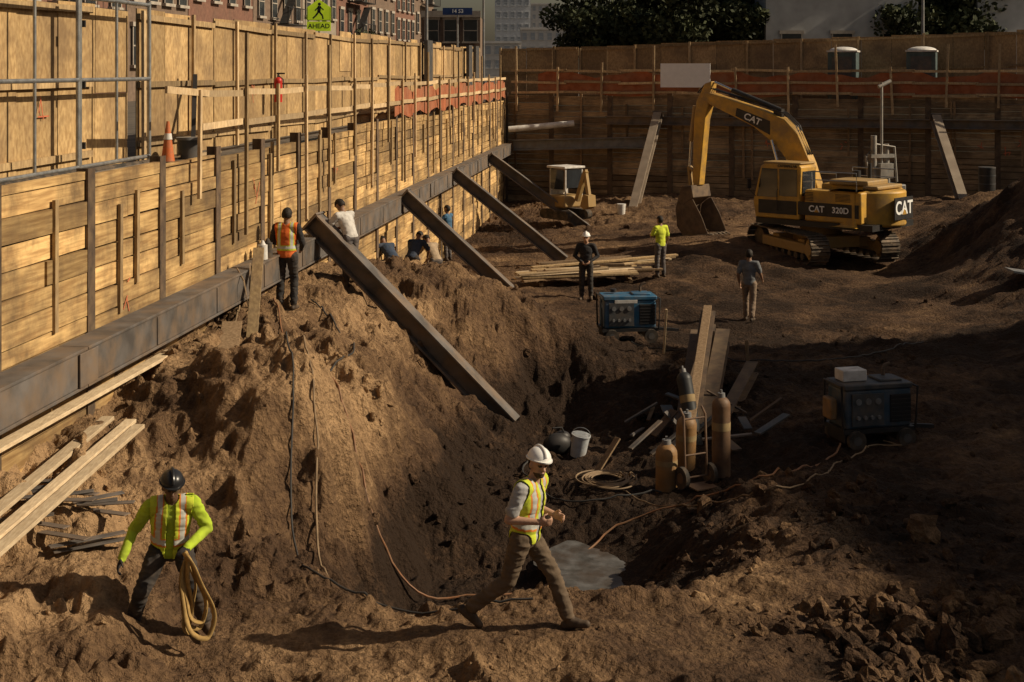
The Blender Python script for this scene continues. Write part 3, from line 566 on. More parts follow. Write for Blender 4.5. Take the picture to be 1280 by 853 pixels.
# ------------------------------------------------------------------ generators
def welder(loc,yaw,label,pb,boxtop=False):
    root=empty('welding_generator',loc,yaw,label,'generator','welding generators')
    mb=MB();mb.box((0,0,.62),(1.15,.62,.62));mb.obj('housing',pb,root,bevel=.04)
    mb=MB();mb.box((0,0,.97),(1.19,.66,.09));mb.box((.28,0,1.03),(.4,.4,.05));mb.obj('top_cover',pb if not boxtop else dkgrey,root,bevel=.02)
    mb=MB();mb.box((0,0,.28),(1.25,.7,.07));mb.box((-.55,0,.2),(.07,.6,.2));mb.box((.4,0,.18),(.07,.6,.2));mb.beam((.6,0,.25),(1.15,0,.2),.06,.06);mb.obj('base_frame',black,root)
    mb=MB();mb.box((-.2,-.335,.62),(.55,.03,.5));mb.obj('control_panel',dkgrey,root)
    for i in range(3):
        mb=MB();mb.cyl((-.37+.17*i,-.35,.75),(-.37+.17*i,-.365,.75),.05,n=14);mb.obj('dial',grey,root)
    for i in range(4):
        mb=MB();mb.cyl((-.38+.12*i,-.35,.5),(-.38+.12*i,-.39,.5),.03,n=12);mb.obj('socket',grey,root)
    mb=MB();mb.box((.38,-.32,.615),(.36,.015,.44))
    for i in range(7):mb.box((.38,-.325,.42+.065*i),(.34,.03,.03))
    mb.obj('grille',black,root)
    mb=MB();mb.box((.585,0,.61),(.012,.47,.48))
    for i in range(8):mb.box((.59,0,.4+.06*i),(.02,.45,.03))
    mb.obj('end_grille',black,root)
    mb=MB();mb.cyl((.3,.1,1.0),(.3,.1,1.16),.03,n=12);mb.tube([(.3,.1,1.16),(.34,.1,1.22),(.42,.1,1.24)],.03,10);mb.obj('exhaust_pipe',rust,root)
    mb=MB();mb.tube([(-.62,-.3,.3),(-.64,-.3,1.0),(-.64,.3,1.0),(-.62,.3,.3)],.02,8);mb.obj('tube_guard',black,root)
    mb=MB();mb.tube([(.62,-.36,.3),(.66,-.36,.95),(.66,.36,.95),(.62,.36,.3)],.02,8);mb.obj('tube_guard',black,root)
    for (x,y) in((-.42,-.38),(-.42,.38),(.45,-.38),(.45,.38)):
        w=empty('wheel',(x,y,.15),0,parent=root);mb=MB();mb.cyl((0,-.045,0),(0,.045,0),.15,n=20);mb.obj('tyre',blackr,w);mb=MB();mb.cyl((0,-.05,0),(0,.05,0),.07,n=14);mb.obj('rim',dkgrey,w)
    if boxtop:
        mb=MB();mb.box((-.3,.05,1.11),(.42,.3,.18));mb.obj('battery_box',white,root,bevel=.015)
        mb=MB();mb.box((-.72,-.05,.62),(.12,.3,.34));mb.obj('side_tank',cyl_or,root,bevel=.03)
    else:
        mb=MB();mb.cyl((-.3,.1,1.05),(-.3,.1,1.12),.07,n=12);mb.obj('fuel_cap',black,root)
        mb=MB();mb.box((-.1,-.34,.9),(.5,.02,.07));mb.obj('white_stripe',white,root)
    return root
welder((2.55,31.4,H(2.55,31.4)-.02),.12,'blue engine driven welder on small wheels',bluep)
welder((5.75,22.9,H(5.75,22.9)-.03),.25,'dark blue welder with white box on top',bluedark,True)
# ------------------------------------------------------------------ excavator
ex=empty('excavator',(9.65,44.4,H(9.65,44.4)-.05),0,'large dusty yellow tracked excavator with raised boom','excavator')
uc=empty('undercarriage',(0,0,0),math.atan2(.95,-.3),parent=ex)
mb=MB();mb.box((0,0,.6),(2.4,1.3,.35));mb.cyl((0,0,.75),(0,0,1.05),.65,n=24)
for sx in(-.8,.8): mb.box((sx,0,.55),(.4,2.3,.28))
mb.obj('carbody',catYd,uc,bevel=.02)
for sgn in(-1,1):
    tr=empty('track',(0,sgn*1.19,0),0,parent=uc)
    Lh,r=1.63,.42
    per=2*Lh*2+2*math.pi*r; N=46
    def tp(s):
        s%=per
        if s<2*Lh: return (-Lh+s,r+r,0)
        s-=2*Lh
        if s<math.pi*r: a=s/r; return (Lh+r*math.sin(a),r+r*math.cos(a),a)
        s-=math.pi*r
        if s<2*Lh: return (Lh-s,0,math.pi)
        s-=2*Lh; a=s/r; return (-Lh-r*math.sin(a),r-r*math.cos(a),math.pi+a)
    mb=MB()
    for i in range(N):
        x,z,a=tp(i*per/N); R=Matrix.Rotation(a,3,'Y'); mb.box((x,0,z+.04),(per/N-.02,.62,.035),0,R); mb.box(V((x,0,z+.04))+R@V((.03,0,.03)),(.03,.62,.05),0,R)
    mb.obj('track_shoes',trackm,tr)
    mb=MB();mb.cyl((-Lh,-.07,r+.04),(-Lh,.07,r+.04),.36,n=24);mb.cyl((-Lh,-.2,r+.04),(-Lh,.2,r+.04),.2,n=18);mb.obj('sprocket',catYd,tr)
    mb=MB();mb.cyl((Lh,-.1,r+.04),(Lh,.1,r+.04),.34,n=24);mb.obj('idler',trackm,tr)
    mb=MB();mb.box((0,0,.45),(2.7,.3,.3));mb.obj('track_frame',catYd,tr,bevel=.03)
    mb=MB()
    for i in range(7):mb.cyl((-1.2+.4*i,-.15,.2),(-1.2+.4*i,.15,.2),.11,n=12)
    mb.obj('rollers',trackm,tr)
hs=empty('upper_structure',(0,0,0),math.atan2(.67,-.74),parent=ex)
mb=MB();mb.box((-.45,0,1.15),(4.0,2.6,.18));mb.obj('deck',black,hs)
mb=MB();
mb.box((-1.15,.98,1.72),(1.9,.72,.95));mb.box((-1.15,-.98,1.72),(1.9,.72,.95));mb.box((-1.2,0,1.8),(1.7,1.22,1.1));mb.box((.5,-.98,1.55),(1.4,.72,.62))
mb.obj('body_panels',catY,hs,bevel=.05)
poly=[]
for i in range(15):
    a=math.radians(-62+124*i/14); poly.append((-2.65*math.cos(a)-.12,1.5*math.sin(a)))
poly=[(-1.95,-1.36)]+[(x,max(-1.36,min(1.36,y))) for x,y in poly]+[(-1.95,1.36)]
mb=MB();mb.prism(poly,(0,0,1.68),(1,0,0),(0,1,0),(0,0,1),1.08);mb.obj('counterweight',catY,hs,bevel=.07)
mb=MB();mb.box((-1.0,1.345,1.62),(2.05,.012,.40));mb.obj('side_decal',black,hs)
text('CAT',.27,(-.62,1.356,1.62),(-1,0,0),(0,0,1),whitetx,hs); text('320D',.25,(-1.42,1.356,1.62),(-1,0,0),(0,0,1),whitetx,hs)
mb=MB();mb.prism([(-.08,0),(.08,0),(0,.1)],(-.62,1.362,1.53),(-1,0,0),(0,0,1),(0,1,0),.004);mb.obj('logo_triangle',catY,hs)
mb=MB();mb.box((-2.78,0,1.7),(.03,1.15,.66));mb.obj('rear_decal',black,hs)
text('CAT',.55,(-2.80,0,1.7),(0,-1,0),(0,0,1),whitetx,hs)
mb=MB();mb.prism([(-.14,0),(.14,0),(0,.17)],(-2.808,0,1.51),(0,-1,0),(0,0,1),(1,0,0),.006);mb.obj('logo_triangle',catY,hs)
mb=MB()
for i in range(6):mb.box((-.35,1.346,1.88+.045*i),(.3,.014,.02))
for i in range(6):mb.box((-1.5,1.346,1.90+.04*i),(.5,.014,.015))
mb.obj('vent_grille',black,hs)
mb=MB();mb.box((-1.35,.1,2.42),(1.3,1.3,.16));mb.box((-2.1,0,2.3),(.5,1.6,.12));mb.obj('engine_hood',catYd,hs,bevel=.04)
mb=MB();mb.cyl((-1.4,-.5,2.45),(-1.4,-.5,2.95),.06,n=12);mb.cyl((-.9,-.6,2.4),(-.9,-.6,2.7),.13,n=16);mb.obj('exhaust_stack',black,hs)
mb=MB()
for yv in(-1.25,1.25): mb.tube([(-1.9,yv,2.2),(-1.9,yv,2.75),(-.4,yv,2.75),(-.4,yv,2.2)],.02,8);mb.tube([(-1.9,yv,2.5),(-.4,yv,2.5)],.015,8)
mb.tube([(.2,-1.3,1.85),(.2,-1.3,2.5),(1.1,-1.3,2.5),(1.15,-1.3,1.85)],.02,8);mb.tube([(1.2,-1.3,1.2),(1.2,-1.3,2.2),(1.2,-.7,2.2)],.02)
mb.obj('handrails',galv,hs)
cab=empty('cab',(0,0,0),0,parent=hs)
side=[(-.02,1.25),(1.55,1.25),(1.62,1.75),(1.35,2.85),(1.2,2.93),(.0,2.93),(-.08,2.85)]
mb=MB();mb.prism(side,(0,.87,0),(1,0,0),(0,0,1),(0,1,0),.94);mb.obj('cab_shell',catY,cab,bevel=.03)
mb=MB();mb.box((.62,.87,2.96),(1.35,.9,.06));mb.obj('cab_roof',catYd,cab,bevel=.03)
def win(poly,y,nm='window'):
    mb=MB();mb.prism(poly,(0,y,0),(1,0,0),(0,0,1),(0,1,0),.02);mb.obj(nm,glass,cab)
win([(.75,1.9),(1.48,1.9),(1.3,2.78),(.75,2.78)],1.343);win([(.06,1.95),(.68,1.95),(.68,2.78),(.06,2.78)],1.343)
mb=MB();mb.beam((1.545,.87,1.85),(1.37,.87,2.8),.8,.02,up=(1,0,.1));mb.obj('windscreen',glass,cab)
mb=MB();mb.box((-.075,.87,2.35),(.02,.75,.75));mb.obj('rear_window',glass,cab)
mb=MB();mb.box((.75,1.35,1.6),(1.35,.012,.42));mb.obj('door_panel',black,cab)
text('CATERPILLAR',.11,(.4,1.352,2.87),(-1,0,0),(0,0,1),black,cab)
mb=MB();mb.tube([(.72,1.38,1.5),(.72,1.42,1.55),(.72,1.42,2.1),(.72,1.38,2.15)],.014);mb.obj('door_handle',black,cab)
mb=MB();mb.tube([(1.5,1.4,1.9),(1.6,1.6,2.1),(1.6,1.6,2.4)],.012);mb.box((1.6,1.62,2.3),(.04,.2,.3));mb.obj('mirror',black,cab)
def arm(poly_top,y,th,mat,name,par):
    mb=MB();mb.prism(poly_top,(0,y,0),(1,0,0),(0,0,1),(0,1,0),th);return mb.obj(name,mat,par,bevel=.03)
yb=-.05
boom=empty('boom',(0,yb,.245),0,parent=hs);boom.scale=(1,1,.86)
arm([(.0,1.75),(.35,1.75),(1.05,3.05),(1.55,3.72),(2.4,4.38),(4.3,5.28),(4.38,5.45),(4.3,5.62),(4.1,5.62),(2.0,4.98),(1.25,4.68),(.75,4.15),(.3,3.1),(-.02,2.05)],0,.42,catY,'boom_arm',boom)
mb=MB();mb.prism([(1.75,4.08),(3.05,4.76),(3.0,5.06),(1.75,4.6)],(0,.216,0),(1,0,0),(0,0,1),(0,1,0),.01);mb.obj('boom_decal',black,boom)
text('CAT',.34,(2.4,.225,4.64),(-1,0,-.42),(-.42,0,1),whitetx,boom)
mb=MB()
for sy in(-.32,.32):
    mb.cyl((.9,sy,1.5),(1.35,sy,2.9),.1,n=14);mb.cyl((1.35,sy,2.9),(1.62,sy,3.9),.05,n=12,mi=1)
mb.obj('boom_cylinders',[catY,chrome],boom)
mb=MB();mb.cyl((1.5,0,5.0),(3.3,0,5.72),.095,n=14);mb.cyl((3.3,0,5.72),(4.0,0,6.02),.05,n=12,mi=1);mb.box((1.55,0,4.9),(.3,.18,.3));mb.obj('stick_cylinder',[black,chrome],boom)
mb=MB()
for sy in(-.12,0,.12): mb.tube([(.4,sy,3.4),(.85,sy,4.45),(1.3,sy,4.9),(2.2,sy,5.2),(3.9,sy,5.72),(4.35,sy,5.9),(4.6,sy,5.6)],.022,7)
mb.obj('hydraulic_hoses',black,boom)
stk=empty('stick',(0,yb,.29),0,parent=hs);stk.scale=(1,1,.85)
arm([(4.02,6.08),(4.3,5.98),(4.62,5.3),(4.72,4.6),(4.78,2.1),(4.68,1.95),(4.52,2.0),(4.28,4.6),(4.1,5.3)],0,.34,catY,'stick_arm',stk)
mb=MB();mb.cyl((4.78,0,5.1),(4.95,0,3.7),.08,n=12);mb.cyl((4.95,0,3.7),(5.02,0,2.7),.04,n=12,mi=1);mb.beam((5.02,0,2.7),(4.72,0,2.45),.2,.08);mb.beam((5.02,0,2.7),(4.95,0,1.9),.16,.08);mb.obj('bucket_cylinder',[catYd,chrome],stk)
bk=empty('bucket',(4.7,yb,0),0,parent=hs)
prof=[(.28,1.95),(-.12,2.0),(-.2,1.6),(.02,1.45),(.2,1.3),(.28,.85),(.1,.5),(-.25,.38),(-.85,.45),(-.9,.36),(-.3,.18),(.2,.28),(.46,.6),(.52,1.2)]
mb=MB();mb.prism(prof,(0,0,0),(1,0,0),(0,0,1),(0,1,0),1.05)
shell_=[(.2,1.3),(.28,.85),(.1,.5),(-.25,.38),(-.8,.45),(-.55,1.0),(-.2,1.55),(.02,1.45)]
for sy in(-.54,.54): mb.prism(shell_,(0,sy,0),(1,0,0),(0,0,1),(0,1,0),.04)
mb.obj('bucket_shell',rust,bk,bevel=.02)
mb=MB()
for i in range(5): mb.prism([(-.8,.47),(-.8,.36),(-1.08,.38)],(0,-.44+.22*i,0),(1,0,0),(0,0,1),(0,1,0),.09)
mb.obj('bucket_teeth',trackm,bk)
# ------------------------------------------------------------------ mini excavator
mx=empty('compact_excavator',(2.0,52.8,H(2.0,52.8)+.25),-.9,'small dusty compact excavator with pale canopy near the wall','compact excavator');mx.scale=(.8,)*3
for sgn in(-1,1):
    mb=MB();poly=[(-.8+.22*math.cos(a),.24+.22*math.sin(a)) for a in np.linspace(math.pi/2,3*math.pi/2,8)]+[(.8+.22*math.cos(a),.24+.22*math.sin(a)) for a in np.linspace(-math.pi/2,math.pi/2,8)]
    mb.prism(poly,(0,sgn*.6,0),(1,0,0),(0,0,1),(0,1,0),.3);mb.obj('rubber_track',blackr,mx,bevel=.02)
mb=MB();mb.box((-.15,0,.85),(1.6,1.3,.55));mb.obj('mini_body',catYd,mx,bevel=.08)
mb=MB()
for x in(-.5,.55):
    for y in(-.5,.5): mb.box((x,y,1.75),(.07,.07,1.3))
mb.box((0,0,2.42),(1.3,1.25,.1));mb.box((-.5,0,1.4),(.06,1.0,.6));mb.obj('cab_canopy',white,mx,bevel=.02)
mb=MB();mb.box((.585,0,1.9),(.01,.9,.85));mb.box((0,-.54,1.85),(.95,.01,.9));mb.box((0,.54,1.85),(.95,.01,.9));mb.obj('cab_glass',glass,mx)
mb=MB();mb.beam((.8,0,.9),(1.4,0,2.3),.18,.22);mb.beam((1.35,0,2.35),(1.6,0,1.2),.15,.18);mb.prism([(1.45,1.25),(1.8,1.2),(1.85,.7),(1.5,.55),(1.25,.7)],(0,0,0),(1,0,0),(0,0,1),(0,1,0),.45);mb.obj('digging_arm',catYd,mx)
rg=empty('pump_rig',(12.6,48.5,H(12.6,48.5)-.05),.3,'pale steel rig with tall mast and pipework','rig')
mb=MB();mb.box((0,0,1.4),(1.3,1,.5));mb.box((0,0,.7),(1.0,.8,1.0));mb.obj('rig_base',grey,rg,bevel=.04)
rigm=M('pale_rig_metal',(.38,.37,.34),(.22,.21,.19),.6,.2,dirt=(DUST,3,.6))
mb=MB();mb.cyl((0,0,1.6),(0,0,5.1),.05,n=10);mb.cyl((-.12,0,4.95),(.35,0,5.15),.07,n=10);mb.cyl((-.3,0,1.6),(-.3,0,3.3),.1,n=12);mb.cyl((.3,.1,1.6),(.25,.1,3.0),.09,n=12);mb.box((0,0,2.6),(.9,.2,.12));mb.tube([(-.5,0,1.7),(-.6,0,2.6),(-.2,0,3.0),(.5,0,2.9),(.6,0,1.7)],.04,8);mb.box((.1,0,2.1),(.5,.4,.5));mb.obj('mast',rigm,rg)
mb=MB();mb.box((12.9,35.5,H(12.9,35.5)+.1),(1.0,.7,.05),0,Matrix.Rotation(.15,3,'Y'));tag(mb.obj('metal_sheet',grey,origin=(12.9,35.5,H(12.9,35.5)+.1)),'bent pale metal sheet on the dirt bank','metal sheet')
root=empty('black_barrel',(17.3,51.8,H(17.3,51.8)),0,'black barrel standing by the shaded wall','barrel');mb=MB();mb.cyl((0,0,0),(0,0,.9),.3,n=20);mb.obj('barrel_body',black,root);mb=MB();mb.cyl((0,0,.88),(0,0,.92),.31,n=20);mb.cyl((0,0,.3),(0,0,.33),.31,n=20);mb.cyl((0,0,.6),(0,0,.63),.31,n=20);mb.obj('hoops',dkgrey,root)
root=empty('plastic_bucket',(4.15,54,H(4.15,54)),0,'white bucket near the brace foot','bucket');mb=MB();mb.cyl((0,0,0),(0,0,.4),.14,.17,18);mb.obj('bucket_body',white,root)
# ------------------------------------------------------------------ people
def skinmat(n,c): return M(n,c,tuple(x*.85 for x in c),.55,scale=12,bump=.03)
sk_l=skinmat('skin_light',(.46,.27,.18)); sk_d=skinmat('skin_dark',(.12,.065,.04)); sk_m=skinmat('skin_tan',(.26,.145,.09))
def cloth(n,c,dirt=.35): return M(n,c,tuple(x*.72 for x in c),.9,scale=7,bump=.35,bd=.02,dirt=((.16,.11,.07),5,dirt))
lime=cloth('lime_cloth',(.42,.56,.035),.25); limev=cloth('lime_vest',(.60,.68,.05),.15); orgv=cloth('orange_vest',(.75,.16,.03),.15)
greyT=cloth('grey_shirt',(.42,.41,.40),.2); whiteT=cloth('white_shirt',(.62,.59,.55),.2); navyT=cloth('navy_shirt',(.04,.06,.10),.2); blueT=cloth('blue_shirt',(.05,.14,.25),.2); blackT=cloth('black_cloth',(.025,.024,.026),.2)
olive=cloth('brown_trousers',(.12,.085,.055),.45); darkp=cloth('dark_trousers',(.032,.03,.03),.35); jean=cloth('faded_trousers',(.10,.09,.09),.4); khaki=cloth('camo_trousers',(.24,.17,.12),.3); tanT=cloth('tan_shirt',(.40,.30,.2),.2); darkgT=cloth('dusky_grey_shirt',(.16,.17,.18),.2)
boot=M('boot_leather',(.05,.032,.02),(.03,.02,.014),.7,scale=9,bump=.2,dirt=(DUST,6,.4)); gloveM=M('work_glove',(.035,.03,.03),None,.9,scale=12,bump=.2)
silver=M('reflective_tape',(.50,.50,.45),(.42,.42,.38),.4,scale=3,bump=0); vtrim=M('vest_trim',(.70,.24,.04),None,.8); hairm=M('dark_hair',(.02,.014,.01),None,.7,scale=30,bump=.4); eyem=M('eye_dark',(.02,.015,.012),None,.3); beardm=M('beard_hair',(.06,.035,.02),None,.8,scale=30,bump=.3)
whitehat=M('white_hard_hat',(.78,.77,.74),(.72,.7,.67),.35,scale=5,bump=0); blackhat=M('black_hard_hat',(.02,.02,.022),None,.3,scale=5,bump=0)
STAND=dict(pel=(0,0,.95),che=(.01,0,1.24),nek=(.0,0,1.47),hed=(.03,0,1.62),shL=(0,.19,1.42),elL=(-.03,.26,1.13),wrL=(.08,.25,.9),shR=(0,-.19,1.42),elR=(-.03,-.26,1.13),wrR=(.08,-.25,.9),
 hiL=(0,.095,.92),knL=(.03,.11,.5),anL=(0,.12,.1),toL=(.15,.03,-.0),hiR=(0,-.095,.92),knR=(.03,-.11,.5),anR=(0,-.12,.1),toR=(.15,-.03,-.0),hyaw=0,hpitch=0)
def person(label,loc,yaw,pose,shirt,pants,skin,sleeve='short',hands=None,vest=None,hat=None,hair=True,vox=.02,beard=False,scale=1.0,belt=False):
    J=dict(STAND);J.update(pose);J={k:(V(v) if isinstance(v,tuple) else v) for k,v in J.items()}
    mats=[shirt,pants,skin,boot,hands or skin,eyem,beardm]; PR=[]
    def cap(a,b,ra,rb,tg,part=''): PR.append(('c',V(a),V(b),ra,rb,tg,part))
    def ell(c,R,r,tg,part=''): PR.append(('e',V(c),R,r,None,tg,part))
    up=(J['nek']-J['pel']).normalized(); lat=(J['shL']-J['shR']).normalized(); f=lat.cross(up).normalized(); lat=up.cross(f); TR=Matrix((f,lat,up)).transposed()
    hl=(J['hiL']-J['hiR']).normalized(); hf=hl.cross(V((0,0,1))).normalized(); PRm=Matrix((hf,hl,hf.cross(hl))).transposed()
    ell(J['pel']-V((0,0,.0)),PRm,(.12,.165,.12),1,'hips'); ell(J['pel'].lerp(J['che'],.35),TR,(.118,.158,.15),0,'torso'); ell(J['pel'].lerp(J['che'],.7),TR,(.12,.162,.17),0,'torso'); ell(J['che']+up*.03,TR,(.122,.178,.19),0,'torso')
    cap(J['shL']-lat*.03,J['shR']+lat*.03,.068,.068,0,'torso'); cap(J['nek']-up*.03+lat*.1,J['nek']-up*.03-lat*.1,.045,.045,0,'torso'); cap(J['nek']-up*.02,J['hed']-up*.03,.058,.054,2,'neck')
    hy=J['hyaw'];hp=J['hpitch']; hfw=(Matrix.Rotation(hy,3,up)@f); hlat=up.cross(hfw).normalized(); Rp=Matrix.Rotation(hp,3,hlat); hfw=Rp@hfw; hup=hfw.cross(hlat); HR=Matrix((hfw,hlat,hup)).transposed(); h=J['hed']
    ell(h+hup*.02,HR,(.098,.077,.105),2,'head'); ell(h+hfw*.03-hup*.055,HR,(.062,.056,.062),2,'jaw'); ell(h+hfw*.068-hup*.085,HR,(.028,.032,.024),2,'chin')
    cap(h+hfw*.088+hup*.012,h+hfw*.116-hup*.028,.010,.016,2,'nose'); cap(h+hfw*.088+hup*.03+hlat*.045,h+hfw*.088+hup*.03-hlat*.045,.014,.014,2,'brow')
    ell(h+hfw*.085-hup*.058,HR,(.018,.026,.009),2,'lips')
    for s in(1,-1):
        ell(h+hlat*.08*s-hup*.005,HR,(.022,.012,.034),2,'ear'); ell(h+hfw*.087+hlat*.032*s+hup*.008,HR,(.008,.014,.008),5,'eye')
    slv={'short':(0,2),'long':(0,0),'none':(2,2)}[sleeve]
    for sd in'LR':
        sh,el,wr=J['sh'+sd],J['el'+sd],J['wr'+sd]
        cap(sh,el,.062,.052,0,'arm') if slv[0]==0 and slv[1]==0 else (cap(sh,sh.lerp(el,.72),.066,.062,0,'arm'),cap(sh,el,.05,.042,2,'arm'))
        cap(el,wr,.05 if slv[1]==0 else .042,.038 if slv[1]==0 else .029,slv[1],'fore')
        d=(wr-el).normalized(); s=1 if sd=='L' else -1
        nrm=J.get('pn'+sd) or (-lat*s); nrm=(nrm-d*nrm.dot(d)).normalized(); sde=d.cross(nrm).normalized()
        if sde.dot(f+V((0,0,.5)))<0: ts=-1
        else: ts=1
        curl=J.get('cu'+sd,.45); HRm=Matrix((d,sde,nrm)).transposed()
        ell(wr+d*.05,HRm,(.056,.042,.02),4,'palm')
        for i,(o_,ln) in enumerate(zip((.031,.0105,-.0105,-.031),(.068,.08,.074,.058))):
            p=wr+d*.09+sde*o_*ts; dd=d.copy()
            for k in range(3):
                cc=curl*(k+.6); dd=(d*math.cos(cc)+nrm*math.sin(cc)); q=p+dd*ln*(.45,.32,.23)[k]; cap(p,q,.0100-.0007*k,.0094-.0007*k,4,'finger'); p=q
        p=wr+d*.03+sde*.034*ts; q=p+(d*.55+sde*ts*.6+nrm*.45).normalized()*.045; cap(p,q,.013,.011,4,'thumb'); cap(q,q+(d*.8+nrm*.6).normalized()*.033,.011,.009,4,'thumb')
        hi,kn,an=J['hi'+sd],J['kn'+sd],J['an'+sd]; to=J['to'+sd]
        cap(hi,kn,.098,.072,1,'leg'); cap(kn,an+(kn-an).normalized()*.05,.07,.064,1,'shin'); 
        ax=(an-kn).normalized(); cap(an+ax*-.06,an,.045,.045,3,'boot'); td=to.normalized(); dn=V((0,0,-1)); dn=(dn-td*dn.dot(td)).normalized()
        cap(an-td*.05+dn*.055,an+td*.03+dn*.05,.042,.045,3,'boot'); cap(an+td*.03+dn*.05,an+td*.16+dn*.062,.046,.036,3,'boot'); cap(an+dn*.01,an+td*.1+dn*.05,.045,.038,3,'boot')
    mb=MB(); n1=14 if vox<.013 else 10
    for p in PR:
        if p[0]=='c':
            mb.sph(p[1],p[3],n1,8);mb.sph(p[2],p[4],n1,8)
            if (p[1]-p[2]).length>1e-4: mb.cyl(p[1],p[2],p[3],p[4],n1)
        else: mb.sph(p[1],p[3],n1+4,10,R=p[2])
    root=empty('person',loc,yaw,label,'person');root.scale=(scale,)*3
    tmp=mb.obj('tmp',mats,None,smooth=False)
    rm=tmp.modifiers.new('r','REMESH');rm.mode='VOXEL';rm.voxel_size=vox
    sm=tmp.modifiers.new('s','SMOOTH');sm.factor=.5;sm.iterations=3
    dg=bpy.context.evaluated_depsgraph_get();me=bpy.data.meshes.new_from_object(tmp.evaluated_get(dg));bpy.data.objects.remove(tmp)
    nf=len(me.polygons);cen=np.empty(nf*3);me.polygons.foreach_get('center',cen);cen=cen.reshape(-1,3)
    best=np.full(nf,1e9);tg=np.zeros(nf,int);pt=np.zeros(nf,int)
    names=[]
    for k,p in enumerate(PR):
        names.append(p[6])
        if p[0]=='c':
            a=np.array(p[1]);b=np.array(p[2]);ab=b-a;l2=max(ab@ab,1e-9);t=np.clip((cen-a)@ab/l2,0,1);d=np.linalg.norm(cen-a-t[:,None]*ab,axis=1)-(p[3]+(p[4]-p[3])*t)
        else:
            q=(cen-np.array(p[1]))@np.array(p[2]);rr=np.array(p[3]);k1=np.linalg.norm(q/rr,axis=1);k2=np.linalg.norm(q/(rr*rr),axis=1)+1e-9;d=k1*(k1-1)/k2
        if p[5]==5: d=d-.006
        m=d<best;best[m]=d[m];tg[m]=p[5];pt[m]=k
    names=np.array(names);pn=names[pt]
    loc_t=(cen-np.array(J['pel']))@np.array(TR); 
    Lt=(J['nek']-J['pel']).length
    hem=(np.isin(pn,['hips']))&(loc_t[:,2]>-.04);tg[hem]=0
    hq=(cen-np.array(h))@np.array(HR)
    if beard: tg[(np.isin(pn,['jaw','chin','lips']))&(hq[:,2]<-.06)]=6
    me.materials.clear()
    for m_ in mats: me.materials.append(m_)
    me.polygons.foreach_set('material_index',tg.astype(np.int32));me.polygons.foreach_set('use_smooth',[True]*nf)
    nv=len(me.vertices);vc=np.empty(nv*3);me.vertices.foreach_get('co',vc);vc=vc.reshape(-1,3);vnm=np.empty(nv*3);me.vertices.foreach_get('normal',vnm);vnm=vnm.reshape(-1,3)
    clv=np.zeros(nv)
    for pI,fc in enumerate(me.polygons):
        if tg[pI] in(0,1):
            for vi in fc.vertices: clv[vi]=.55 if (tg[pI]==0 and pn[pI]!='arm') else 1
    def fold(p): 
        a=mnoise.noise(V((p[0]*8+3,p[1]*8,p[2]*19))); b=mnoise.noise(V((p[0]*20,p[1]*20,p[2]*34+5)))
        return (1-abs(a)*2.5)*.009+b*.004
    amp=np.array([fold(p)*c if c else 0 for p,c in zip(vc,clv)])
    vc2=vc+vnm*amp[:,None];me.vertices.foreach_set('co',vc2.ravel());me.update()
    body=bpy.data.objects.new('body',me);COL.objects.link(body);body.parent=root
    def shell(mask,off,name,mts,midx=None,thick=.006):
        idx=np.nonzero(mask)[0]; vm={};vs=[];fs=[]
        for i in idx:
            ff=[]
            for vi in me.polygons[int(i)].vertices:
                if vi not in vm: vm[vi]=len(vs);vs.append(tuple(vc2[vi]+vnm[vi]*off))
                ff.append(vm[vi])
            fs.append(ff)
        if not fs:return
        m2=bpy.data.meshes.new(name);m2.from_pydata(vs,[],fs)
        for m_ in mts:m2.materials.append(m_)
        if midx is not None:m2.polygons.foreach_set('material_index',midx[idx].astype(np.int32))
        m2.polygons.foreach_set('use_smooth',[True]*len(fs));o=bpy.data.objects.new(name,m2);COL.objects.link(o);o.parent=root
        so=o.modifiers.new('t','SOLIDIFY');so.thickness=thick;so.offset=1
        return o
    if vest:
        x,y,z=loc_t.T
        mask=((np.isin(pn,['torso','hips']))&(z>-.03)|((pn=='arm')&(np.abs(y)<.19)&(z>.3)))&~((x>.02)&(np.abs(y)<.035))&(z<Lt+.02)
        mi=np.zeros(nf,int);band=(np.abs(z-.13)<.025)|((np.abs(np.abs(y)-.1)<.02)&(z>.13));mi[band]=1
        mi[(np.abs(np.abs(y)-.1)<.034)&(z>.13)&(mi==0)]=2; mi[(np.abs(z-.13)<.042)&(mi==0)]=2
        shell(mask,.010,'safety_vest',[vest,silver,limev if vest is orgv else vtrim],mi)
    if hair and not (hat=='none'):
        mask=(np.isin(pn,['head','ear','neck']))&((hq[:,2]>.045)|((hq[:,0]<-.02)&(hq[:,2]>-.05)))&(pn!='ear')
        shell(mask,.006,'hair',[hairm],thick=.01)
    if hat in('white','black'):
        hh=empty('hard_hat',h+hup*.055,0,parent=root); hh.rotation_mode='QUATERNION';hh.rotation_quaternion=HR.to_quaternion()
        hm=whitehat if hat=='white' else blackhat
        mb=MB();mb.sph((0,0,0),(.128,.107,.108),24,9,zmin=0)
        mb.tube([(.128*math.cos(a)*1.02,0,.108*math.sin(a)*1.04) for a in np.linspace(.35,math.pi-.35,16)],.014,8)
        mb.obj('hat_shell',hm,hh)
        mb=MB();ring=[]
        for i in range(28):
            a=2*math.pi*i/28;k=1.04+.24*max(0,math.cos(a))**2;ring.append((.128*math.cos(a)*k,.110*math.sin(a)*1.06))
        mb.prism(ring,(0,0,.0),(1,0,0),(0,1,0),(0,0,1),.010);mb.obj('hat_brim',hm,hh)
    return root
